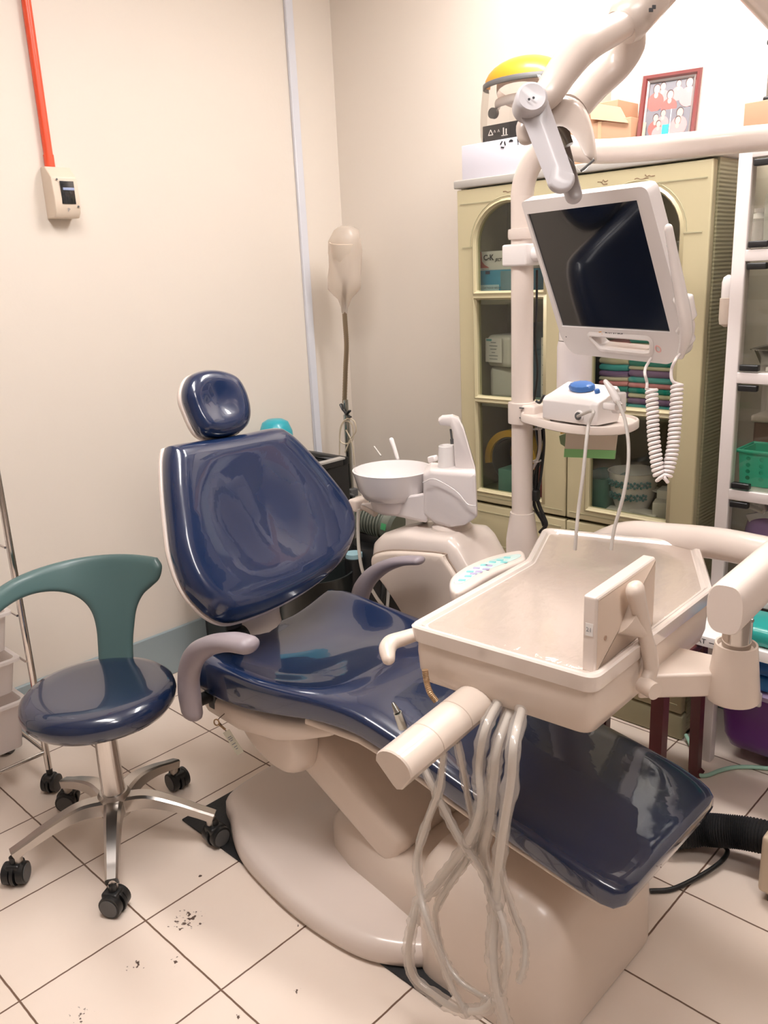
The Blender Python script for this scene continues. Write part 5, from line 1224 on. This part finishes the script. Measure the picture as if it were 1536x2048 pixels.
for i, (u, v, s, shirt) in enumerate(((.42, .40, .75, 3), (.30, .34, .8, 2), (.70, .38, 1.0, 3), (.36, .24, .7, 3), (.68, .26, .85, 3))): person(u, v, s, shirt, .0038 + .0003 * i)
addp(quadp(.43, .09, .54, .22, .0056), 4)
part('photo_print', pb, pm, ft)
part('glass', B().loft([fl2(.02, .0062), fl2(.02, .0068)]), glass_mat('frame_glass', (250, 250, 250), .05), ft)
part('bookmark_slip', B().obox(fm(fw_ * .13, fh_ * .24, .0085), fu, fvv, fN, .008, fh_ * .36, .001), TAPE, ft)

# ------------------------------------------------------------------ white display shelf with glass doors, right edge
SY0, SX0, SX1, SZ1, SZ0 = 2.20, -.886, -.28, 1.70, .535
sf = thing('display_shelf', 'white metal display shelf with glass doors at the right edge of the photo', 'shelf', (-.58, 2.35, 0))
pw = .034
for x in (SX0, SX1 - pw):
    for y in (SY0, YB - .03 - pw):
        part('post', B().box(x, x + pw, y, y + pw, 0, SZ1, .003), WHITEP, sf)
part('rear_panel', B().box(SX0 + pw, SX1 - pw, YB - .04, YB - .03, SZ0, SZ1), M('shelf_rear', (196, 190, 184), .5), sf)
part('side_glass', B().box(SX0 + .012, SX0 + .016, SY0 + pw, YB - .03 - pw, SZ0, SZ1), GLASS2, sf)
tiers = [SZ0, .824, 1.136, 1.439, SZ1 - .02]
for z in tiers:
    part('shelf_board', B().box(SX0 + pw - .002, SX1 - pw + .002, SY0 + .0006, YB - .032, z - .014, z + .014, .002), WHITEP, sf)
for i, (z0, z1) in enumerate(zip(tiers, tiers[1:])):
    d = part('glass_door', B().box(SX0 + pw - .004, SX1 - pw, SY0 + .006, SY0 + .012, z0 + .017, z1 - .017), GLASS2, sf)
    for zz in (z0 + .026, z1 - .026): part('hinge_clip', B().box(SX0 + pw + .004, SX0 + pw + .052, SY0 - .002, SY0 + .016, zz - .008, zz + .008, .003), BLACK, d)
hx = at(1436, 600, Y=SY0 + .03)
hzz = [at(1445, y, Y=SY0 + .02).z for y in (654, 596, 550)]
part('handle', B().lathe([(.004, hzz[0]), (.016, hzz[0] + .008), (.018, hzz[0] + .02), (.018, hzz[1]), (.012, hzz[1] + .001)], (SX0 - .012, SY0 + .018, 0), n=24), IVORY2, sf, label='cream lower half of the handle')
part('handle', B().lathe([(.012, hzz[1]), (.0155, hzz[1] + .001), (.0155, hzz[2] - .018), (.012, hzz[2] - .006), (.003, hzz[2])], (SX0 - .012, SY0 + .018, 0), n=24), WHITE, sf, label='white upper half of the handle')
# contents
yi = SY0 + .05
for i, (x, h, r, mt, lab) in enumerate(((at(1514, 480, Y=yi + .06).x, .10, .022, PAPER, 'white bottle in the top compartment nearest the post'), (at(1537, 480, Y=yi + .06).x + .012, .17, .026, M('pale_bottle', (206, 206, 200), .3), 'tall pale bottle in the top compartment beside the white bottle'))):
    t = thing('bottle', lab, 'bottle', (x, yi + .06, 1.4535))
    part('bottle_body', B().lathe([(.01, 0), (r, .002), (r, h * .75), (r * .5, h * .88), (r * .45, h * .9), (.003, h * .9)], (x, yi + .06, 1.4535), n=28), mt, t)
    part('cap', B().cyl((x, yi + .06, 1.4535 + h * .9), (x, yi + .06, 1.4535 + h), r * .55, n=20), WHITE, t)
zt4 = 1.1505
t = thing('steel_tray', 'shallow steel tray on the second shelf from the top', 'tray', (-.62, 2.36, zt4))
L4 = lambda e, z: [V((p.x, p.y, z)) for p in round_poly([V((-.825 - e, 2.26 - e, 0)), V((-.42 + e, 2.26 - e, 0)), V((-.42 + e, 2.46 + e, 0)), V((-.825 - e, 2.46 + e, 0))], .03)]
part('tray', B().loft([L4(0, zt4 + .012), L4(.014, zt4 + .052), L4(.022, zt4 + .053), L4(.022, zt4 + .055), L4(.012, zt4 + .054), L4(-.003, zt4 + .014)]), STEEL, t, ang=50)
single('white_board', 'white board lying under the steel tray', 'board', B().box(-.795, -.40, 2.235, 2.46, zt4, zt4 + .012, .002), PAPER)
single('blue_booklet', 'dark blue booklet leaning in the steel tray', 'booklet', B().obox((-.735, 2.38, zt4 + .105), (.3, .95, 0), (-.9, .28, .35), (.2, -.1, 1), .12, .008, .16, .001), M('dark_blue_cover', (52, 58, 84), .4))
zt5 = .8385
t = thing('lidded_container', 'brown see-through food container with white lid stacked behind the turquoise basket', 'container', (-.62, 2.42, zt5))
tc3 = at(1505, 852, Y=2.38)
for k, (z0, z1) in enumerate(((zt5, zt5 + .10),)):
    part('container', B().box(tc3.x, -.50, 2.385, 2.48, zt5 + .002, zt5 + .16, .008), BROWNC, t)
    part('lid', B().box(tc3.x - .007, -.493, 2.378, 2.487, zt5 + .152, zt5 + .172, .006), IVORY, t)
    part('base_rim', B().box(tc3.x - .007, -.493, 2.378, 2.487, zt5 + .066, zt5 + .078, .004), IVORY, t)
# turquoise basket with holes
bx0, bx1, bz = at(1474, 975, Y=yi + .01).x, -.52, zt5
def basket(x0, x1, y0, y1, z0, h):
    t = thing('hole_basket', 'turquoise plastic basket with rows of holes in the third compartment', 'basket', ((x0 + x1) / 2, (y0 + y1) / 2, z0))
    fr = [V((x0 + .006, z0, 0)), V((x1 - .006, z0, 0)), V((x1, z0 + h, 0)), V((x0, z0 + h, 0))]
    holes = []
    for r in range(4):
        for c in range(9):
            cx = x0 + .026 + c * (x1 - x0 - .05) / 8; cz = z0 + .022 + r * .018
            holes.append([V((cx + 0.006 * math.cos(2 * PI * k / 10), cz + .006 * math.sin(2 * PI * k / 10), 0)) for k in range(10)])
    part('front', frame_with_holes(fr, holes, lambda u, v, q: V((u, y0 + q - (v - z0) * .06, v)), 0, .003), TEALB, t)
    part('wall', B().loft([[V((x0 + .006, y0 + .003, z0)), V((x0 + .006, y1, z0)), V((x1 - .006, y1, z0)), V((x1 - .006, y0 + .003, z0)), V((x1 - .009, y0 + .003, z0)), V((x1 - .009, y1 - .003, z0)), V((x0 + .009, y1 - .003, z0)), V((x0 + .009, y0 + .003, z0))],
        [V((x0, y0 - .003, z0 + h)), V((x0, y1 + .006, z0 + h)), V((x1, y1 + .006, z0 + h)), V((x1, y0 - .003, z0 + h)), V((x1 - .003, y0 - .003, z0 + h)), V((x1 - .003, y1 + .003, z0 + h)), V((x0 + .003, y1 + .003, z0 + h)), V((x0 + .003, y0 - .003, z0 + h))]]), TEALB, t)
    part('floor_panel', B().box(x0 + .006, x1 - .006, y0, y1, z0, z0 + .003), TEALB, t)
    part('rim', B().sweep([(x0 - .004, y0 - .009, z0 + h), (x1 + .004, y0 - .009, z0 + h), (x1 + .004, y1 + .01, z0 + h), (x0 - .004, y1 + .01, z0 + h), (x0 - .004, y0 - .009, z0 + h)], (.005, .005), smooth=False, n=10), TEALB, t)
basket(bx0, bx1, yi + .01, yi + .11, zt5 + .0005, .096)
# purple packs, lowest compartment
zt6 = SZ0 + .0145
for i, (x0, x1, lab) in enumerate(((-.835, -.735, 'purple wipes pack nearest the post in the lowest glass compartment'), (-.725, -.60, 'second purple wipes pack from the post in the lowest glass compartment'))):
    xm_ = (x0 + x1) / 2
    t = thing('wipes_pack', lab, 'wipes pack', (xm_, yi + .05, zt6))
    o = catmull([V((x0, zt6 + .01, 0)), V((x0 - .004, zt6 + .10, 0)), V((x0 + .012, zt6 + .20, 0)), V((x1 - .012, zt6 + .21, 0)), V((x1 + .004, zt6 + .10, 0)), V((x1, zt6 + .008, 0))], 5, closed=True)
    part('pack', B().sheet([(p.x, p.y) for p in o], lambda u, v, h: V((u, yi + .05 - h, max(v, zt6))), .045, .03, .04, grid=.025), LAVEN, t, ang=60)
    part('flap', B().obox((xm_ + .01, yi + .02, zt6 + .20), (1, 0, .35), (0, 1, .5), (-.3, -.5, 1), .09, .004, .055, .0015), M('silver_film', (206, 200, 204), .25, coat=.6), t)
    for k in range(3):
        part('badge', B().lathe([(.001, 0), (.011, .0005), (.011, .002), (.001, .0025)], (xm_ - .015, yi + .0035, zt6 + .055 + k * .036), (0, -1, 0), n=6), PAPER, t)
        part('icon', B().box(xm_ - .019, xm_ - .011, yi - .0005, yi + .001, zt6 + .051 + k * .036, zt6 + .059 + k * .036), M('purple_icon', (110, 80, 130), .5), t)
    part('side_window', B().sheet([(p.x, p.y) for p in catmull([V((x1 - .03, zt6 + .04, 0)), V((x1 - .035, zt6 + .12, 0)), V((x1 - .012, zt6 + .15, 0)), V((x1 - .004, zt6 + .08, 0))], 4, closed=True)], lambda u, v, h: V((u, yi + .012 - h, v)), .004, .01, .004, grid=.02), M('pack_grey', (206, 206, 214), .3), t)
single('white_pen', 'white pen-like stick lying across the purple packs', 'pen', B().cyl(at(1472, 1002, Y=yi + .02), at(1528, 1024, Y=yi - .005), .0055, n=12).cyl(at(1500, 1013, Y=yi + .0075), at(1528, 1024, Y=yi - .005), .0068, n=12), WHITE)
# on the shelf top: cardboard box with a silver radio-like device
a = at(1487, 258, Y=2.24)
t, c0, u, w = top_box('cardboard_box', 'brown cardboard box on top of the white display shelf at the right edge', 'cardboard box', at(1487, 240, Y=2.24).x, -.50, 2.24, 2.46, SZ1 + .0005, at(1487, 207, Y=2.24).z, CARD)
dz = at(1487, 207, Y=2.24).z + .0005
dv = thing('speaker_case', 'silver and black cased device standing on the cardboard box at the right edge', 'device', (-.62, 2.33, dz))
dx = at(1531, 180, Y=2.28).x
part('case', B().box(dx, dx + .16, 2.28, 2.36, dz + .006, dz + .135, .008), STEEL, dv)
part('grille', B().box(dx + .012, dx + .15, 2.277, 2.281, dz + .015, dz + .085, .002), BLACK, dv)
for zz in (dz, dz + .125): part('corner_cap', B().box(dx - .004, dx + .02, 2.274, 2.364, zz, zz + .014, .005), BLACK, dv)

# ------------------------------------------------------------------ things stacked under the shelf
bn = thing('storage_bin', 'purple plastic storage bin with white clip under the white display shelf', 'storage bin', (-.62, 2.3, 0))
bX0, bX1, bY0, bY1 = -.838, -.36, 2.235, 2.50
def BL_(e, z, r=.035): return [V((p.x, p.y, z)) for p in round_poly([V((bX0 - e, bY0 - e, 0)), V((bX1 + e, bY0 - e, 0)), V((bX1 + e, bY1 + e * .2, 0)), V((bX0 - e, bY1 + e * .2, 0))], r)]
part('tub', B().loft([BL_(-.03, .045), BL_(-.012, .055), BL_(0, .09), BL_(.012, .235), BL_(.012, .24), BL_(.008, .24), BL_(-.004, .092)]), PURPLE, bn, ang=50)
part('wheel', B().cyl((-.80, 2.42, .022), (-.78, 2.42, .022), .022, n=16), BLACK, bn)
for x, y in ((-.79, 2.47), (-.40, 2.42), (-.40, 2.47)): part('wheel', B().cyl((x, y, .022), (x + .02, y, .022), .022, n=16), BLACK, bn)
part('lid', B().loft([BL_(.016, .238), BL_(.018, .243), BL_(.018, .252), BL_(.008, .258), BL_(-.02, .26)]), M('lilac_lid', (180, 160, 200), .3, coat=.3), bn)
part('clip', B().obox((-.775, 2.212, .245), (1, 0, 0), (0, 1, 0), (0, 0, 1), .10, .014, .045, .006), WHITE, bn, label='white lid clip')
zb7 = .2605
for k in range(3):
    tt = single('blue_pack', ('bottom', 'middle', 'top')[k] + ' one of the three blue packs stacked on the purple bin', 'pack', B().obox((-.61 + .006 * k, 2.345, zb7 + .024 + .049 * k), (1, .03 * k, 0), (-.03 * k, 1, 0), (0, 0, 1), .44, .24, .046, .014, 3), [BLUEPK, M('blue_pack_b', (24, 96, 168), .3, coat=.4, var=.3), M('blue_pack_c', (40, 150, 200), .3, coat=.4, var=.2)][k], group='blue packs stacked on the purple bin')
zb8 = zb7 + .149
# maroon wooden stool
t = thing('wooden_stool', 'maroon wooden stool with slatted legs standing behind the instrument table', 'stool', (-.99, 1.99, 0))
ztop_ = at(1395, 1277, Y=2.07).z
lgs = [(-.862, 2.118), (-1.155, 2.118), (-.862, 1.87), (-1.155, 1.87)]
for x, y in lgs[:2]:
    part('leg', B().sweep([(x + .006, y + .004, 0), (x, y, .02), (x - .006 * (1 if x > -1 else -1), y, ztop_ - .024)], [(.024, .024), (.019, .019), (.021, .021)], smooth=False, n=4, ref=(1, 1, 0)), MAROON, t, ang=20)
for x, y in lgs[2:]:
    part('leg', B().sweep([(x, y, 0), (x, y, ztop_ - .024)], [(.024, .024)] * 2, smooth=False, n=4, ref=(1, 1, 0)), MAROON, t, ang=20)
part('seat', B().box(-1.19, -.842, 1.84, 2.155, ztop_ - .025, ztop_, .006), MAROON, t)
part('apron', B().box(-1.14, -.87, 2.10, 2.12, ztop_ - .085, ztop_ - .02, .003), MAROON, t)
part('side_board', B().box(-1.165, -1.145, 1.90, 2.10, .05, ztop_ - .06, .003), MAROON, t)
zb8 = ztop_ + .0006
t = thing('white_flat_box', 'flat white box with black print lying across the wooden stool top', 'box', (-.78, 2.08, zb8))
part('carton', B().box(-.935, -.60, 2.03, 2.19, zb8, zb8 + .03, .002), PAPER, t)
text_part('print', 'MAX AT', .020, (-.855, 2.0293, zb8 + .015), (1, 0, 0), (0, 0, 1), INK, t)
part('print_line', B().box(-.81, -.74, 2.0293, 2.03, zb8 + .014, zb8 + .016), INK, t)
single('green_pack', 'teal-green soft pack lying on the flat white box', 'pack', B().obox((-.70, 2.11, zb8 + .0305 + .026), (1, 0, 0), (0, 1, 0), (0, 0, 1), .17, .14, .052, .02, 3), M('teal_pack', (40, 158, 150), .35, coat=.3))
single('garden_hose', 'pale green thin hose looping round the wooden stool leg on the floor', 'hose', B().sweep([at(1372, 1470, Z=.02), at(1383, 1495, Z=.012), at(1383, 1525, Z=.007), at(1392, 1547, Z=.007), at(1412, 1551, Z=.007), at(1440, 1541, Z=.007), at(1475, 1534, Z=.007), at(1530, 1536, Z=.007), at(1600, 1545, Z=.007)], .006, n=10), GREENH)

# ------------------------------------------------------------------ floor box, corrugated hose and cable at the right
t = thing('floor_box', 'beige floor junction box at the right edge beside the chair foot', 'junction box', (-.40, 1.85, 0))
fx0, fy0, fz1 = -.541, 1.725, at(1512, 1668, Y=1.725).z
fz1 = .175
part('housing', B().box(fx0, fx0 + .30, fy0, fy0 + .28, .025, fz1, .012), BEIGE, t)
part('rubber_foot', B().box(fx0 + .02, fx0 + .28, fy0 + .015, fy0 + .26, 0, .026, .004), DGREY, t)
cp_ = catmull([at(1330, 1668, Z=.05), at(1400, 1660, Z=.06), at(1450, 1662, Z=.075), at(1500, 1668, Z=.085), V((fx0 + .03, fy0 + .12, .10))], 22)
single('corrugated_duct', 'black corrugated duct running from the chair foot to the beige floor box', 'duct', B().sweep(cp_, [.037 if i % 2 else .041 for i in range(len(cp_))], n=24, smooth=False), RUBBER, ang=80)
single('black_cable', 'black cable loop lying on the tiles behind the chair foot', 'cable', B().sweep([at(1300, 1782, Z=.006), at(1345, 1778, Z=.006), at(1400, 1752, Z=.012), at(1440, 1725, Z=.018), at(1455, 1702, Z=.022), at(1440, 1685, Z=.03), at(1410, 1676, Z=.02), at(1370, 1690, Z=.006), at(1330, 1690, Z=.006)], .006, n=10), BLACK)

# ------------------------------------------------------------------ corner behind the chair
bt = thing('black_stand', 'black stand with recessed top in the corner behind the chair', 'stand', (-2.45, 2.1, 0))
tzb = .735
fr_c = at(693, 918, Z=tzb); 
by0_, by1_ = 1.66, 2.20
q = at(696, 913, Y=by1_); bx1_ = q.x; tzb = q.z
part('cabinet', B().box(-2.63, bx1_, by0_ + .004, by1_, .03, tzb - .02, .004), BLACK, bt)
part('top_rim', B().box(-2.635, bx1_ + .004, by0_, by0_ + .03, tzb - .03, tzb, .004).box(-2.635, bx1_ + .004, by1_ - .03, by1_, tzb - .03, tzb, .004).box(bx1_ - .026, bx1_ + .004, by0_ + .03, by1_ - .03, tzb - .03, tzb, .004).box(-2.635, -2.605, by0_ + .03, by1_ - .03, tzb - .03, tzb, .004), BLACK, bt)
part('front_door', B().box(-2.60, bx1_ - .03, by0_ - .004, by0_ + .006, .10, tzb - .06, .004), M('dark_door', (36, 40, 42), .3, coat=.3), bt)
part('edge_tape', B().box(bx1_ - .026, bx1_ + .0046, by1_ - .22, by1_ - .02, tzb - .006, tzb + .0008), GREYTOP, bt, label='grey worn tape on the rim')
for x in (-2.60, bx1_ - .04):
    for y in (by0_ + .04, by1_ - .04): part('foot', B().cyl((x, y, 0), (x, y, .032), .015, n=12), BLACK, bt)
TY = 2.0
tcp = at(552, 868, Y=TY)
t = thing('teal_dome', 'teal dome-shaped container on the black stand, peeking over the backrest', 'container', (tcp.x, TY, tzb + .0005))
hh_ = at(548, 838, Y=TY).z - tzb
part('dome', B().lathe([(.02, 0), (.066, 0), (.068, hh_ * .3), (.064, hh_ * .7), (.05, hh_ * .92), (.03, hh_ * .99), (.002, hh_)], (tcp.x, TY, tzb + .0005), n=40), TEALC, t, ang=60)
part('slot', B().obox((tcp.x - .022, TY - .058, tzb + hh_ * .72), (.9, -.4, .3), (0, 1, 0), (-.3, 0, 1), .03, .014, .004, .001), INK, t)
# gooseneck lamp wrapped in a plastic bag
GX, GY = at(697, 900, Y=2.34).x, 2.34
gl = thing('gooseneck_lamp', 'gooseneck examination lamp in the corner, its head wrapped in a plastic bag', 'lamp', (GX, GY, 0))
gz = lambda y: at(695, y, Y=GY).z
part('base', B().lathe([(.02, 0), (.15, .004), (.155, .02), (.14, .035), (.03, .05), (.02, .05)], (GX + .02, GY - .06, 0), n=32), BLACK, gl)
part('lower_pole', B().cyl((GX, GY, .04), (GX, GY, gz(830)), .0135, n=20), STEEL, gl)
part('upper_pole', B().cyl((GX, GY, gz(835)), (GX, GY, gz(800)), .0105, n=20), STEEL, gl)
gn = catmull([at(x, y, Y=GY) for x, y in ((689, 805), (691, 740), (693, 690), (690, 640), (688, 600), (690, 560))], 24)
part('gooseneck', B().sweep(gn, [.0092 if i % 2 else .0102 for i in range(len(gn))], n=12, smooth=False), M('gooseneck_steel', (150, 134, 112), .35, metal=.8), gl)
kb_ = at(692, 826, Y=GY - .02)
part('wing_knob', B().sweep([kb_ + V((-.016, 0, .012)), kb_ + V((-.026, 0, .032))], [(.004, .007), (.005, .010)], smooth=False, n=10, round_end=True).sweep([kb_ + V((-.016, 0, .012)), kb_ + V((.0, 0, -.002))], .005, smooth=False, n=8), BLACK, gl)
part('wing_knob', B().sweep([kb_ + V((.006, -.005, -.005)), kb_ + V((.032, -.01, .012))], [(.006, .006), (.005, .008)], smooth=False, n=10, round_end=True).sweep([kb_ + V((.01, -.005, -.008)), kb_ + V((.034, -.01, -.012))], [(.005, .005), (.004, .008)], smooth=False, n=10, round_end=True), BLACK, gl)
part('clamp', B().box(GX - .02, GX + .025, GY - .022, GY + .02, gz(990), gz(975), .004).cyl((GX + .0, GY - .02, gz(983)), (GX + .05, GY - .03, gz(985)), .006), DGREY, gl)
wire = [(690, 905), (700, 880), (712, 862), (708, 842), (694, 838), (682, 852), (680, 880), (692, 888), (706, 878), (704, 850), (692, 842), (684, 850), (680, 870), (679, 910)]
part('cord', B().sweep([at(x, y, Y=GY - .025 + .006 * math.sin(k)) for k, (x, y) in enumerate(wire)], .0028, n=8), M('cream_cord', (206, 192, 168), .5), gl)
part('cord', B().sweep([at(x, y, Y=GY - .02) for x, y in ((692, 860), (702, 880), (707, 905), (708, 930))], .0028, n=8), M('cream_cord2', (196, 182, 158), .5), gl)
hc_ = at(690, 560, Y=GY)
part('lamp_head', B().lathe([(.010, -.01), (.022, .0), (.030, .03), (.052, .10), (.056, .14), (.052, .141), (.028, .04)], hc_, (.15, -.1, 1), n=32), M('lamp_head_cream', (214, 200, 184), .4), gl)
bag = []
rnd = random.Random(3)
for j, (y, r) in enumerate(((455, .040), (462, .055), (480, .070), (505, .074), (530, .072), (555, .074), (575, .070), (588, .052), (596, .032), (612, .016), (625, .014))):
    c = at(689 + (3 if j < 2 else 0), y, Y=GY); bag.append([c + V((math.cos(2 * PI * k / 22) * r * (1 + rnd.uniform(-.09, .09)), math.sin(2 * PI * k / 22) * r * .75 * (1 + rnd.uniform(-.09, .09)), rnd.uniform(-.006, .006))) for k in range(22)])
part('plastic_bag', B().loft(bag, True, False), BAGM, gl, ang=75, label='crinkled clear plastic bag')
# compressor pump behind the unit
cm = thing('compressor', 'black and grey-green motor pump on the floor between chair and spittoon', 'compressor', (-1.98, 2.02, 0))
mcp = at(757, 1040, Y=2.0)
mz = mcp.z
ax_ = V((.8, .1, -.12)).normalized()
rb_ = [(.02, -.085), (.055, -.083)]
for k in range(9):
    h = -.07 + k * .0125; rb_ += [(.060, h), (.060, h + .005), (.052, h + .006), (.052, h + .0115)]
rb_ += [(.056, .046), (.056, .075), (.045, .085), (.02, .086)]
part('motor', B().lathe(rb_, mcp, ax_, n=36), MOTOR, cm, ang=30)
part('name_plate', B().obox(mcp + ax_ * .06 + V((.01, -.055, .008)), ax_, (0, .3, 1), (0, -1, .3), .02, .022, .002), M('green_plate', (60, 150, 96), .4), cm)
tank = B().lathe([(.03, .03), (.12, .04), (.14, .09), (.14, mz - .17), (.11, mz - .09), (.03, mz - .07)], (mcp.x - .02, 2.04, 0), n=36)
part('tank', tank, BLACK, cm)
part('mount', B().box(mcp.x - .09, mcp.x + .05, 1.97, 2.05, mz - .085, mz - .05, .006), BLACK, cm)
part('filter_cap', B().cyl((mcp.x - .03, 1.90, mz - .115), (mcp.x - .03, 1.90, mz - .10), .03, n=24), M('pale_blue_cap', (150, 186, 196), .3), cm)
part('filter', B().cyl((mcp.x - .03, 1.90, .0), (mcp.x - .03, 1.90, mz - .116), .034, n=24), BLACK, cm)
for i, (x, a, b_) in enumerate(((-2.02, 1.95, .012), (-1.93, 1.93, .010), (-2.08, 1.98, .012))):
    part('hose', B().sweep([(x, a + .05, mz - .10), (x + .05, a - .03, mz - .22), (x + .02, a - .05, .2), (x + .08, a, .03), (x + .2, a + .05, .015)], b_, n=10), BLACK, cm)
    part('hose', B().sweep([(x + .09, a + .06, mz - .03), (x + .12, a, mz - .2), (x + .16, a - .06, .18), (x + .25, a - .02, .02)], .006, n=8), CABLEG, cm)
single('black_drum', 'black bin standing behind the chair backrest beside the compressor', 'bin', B().lathe([(.02, 0), (.12, 0), (.14, .44), (.145, .45), (.138, .45), (.118, .01), (.02, .01)], (-2.12, 1.80, 0), n=36), M('dark_green_black', (40, 46, 46), .35, coat=.3))

# ------------------------------------------------------------------ view settings
SC.view_settings.view_transform = 'Standard'; SC.view_settings.look = 'None'
SC.view_settings.exposure = 0.40; SC.view_settings.gamma = 1.0; SC.view_settings.use_curve_mapping = False
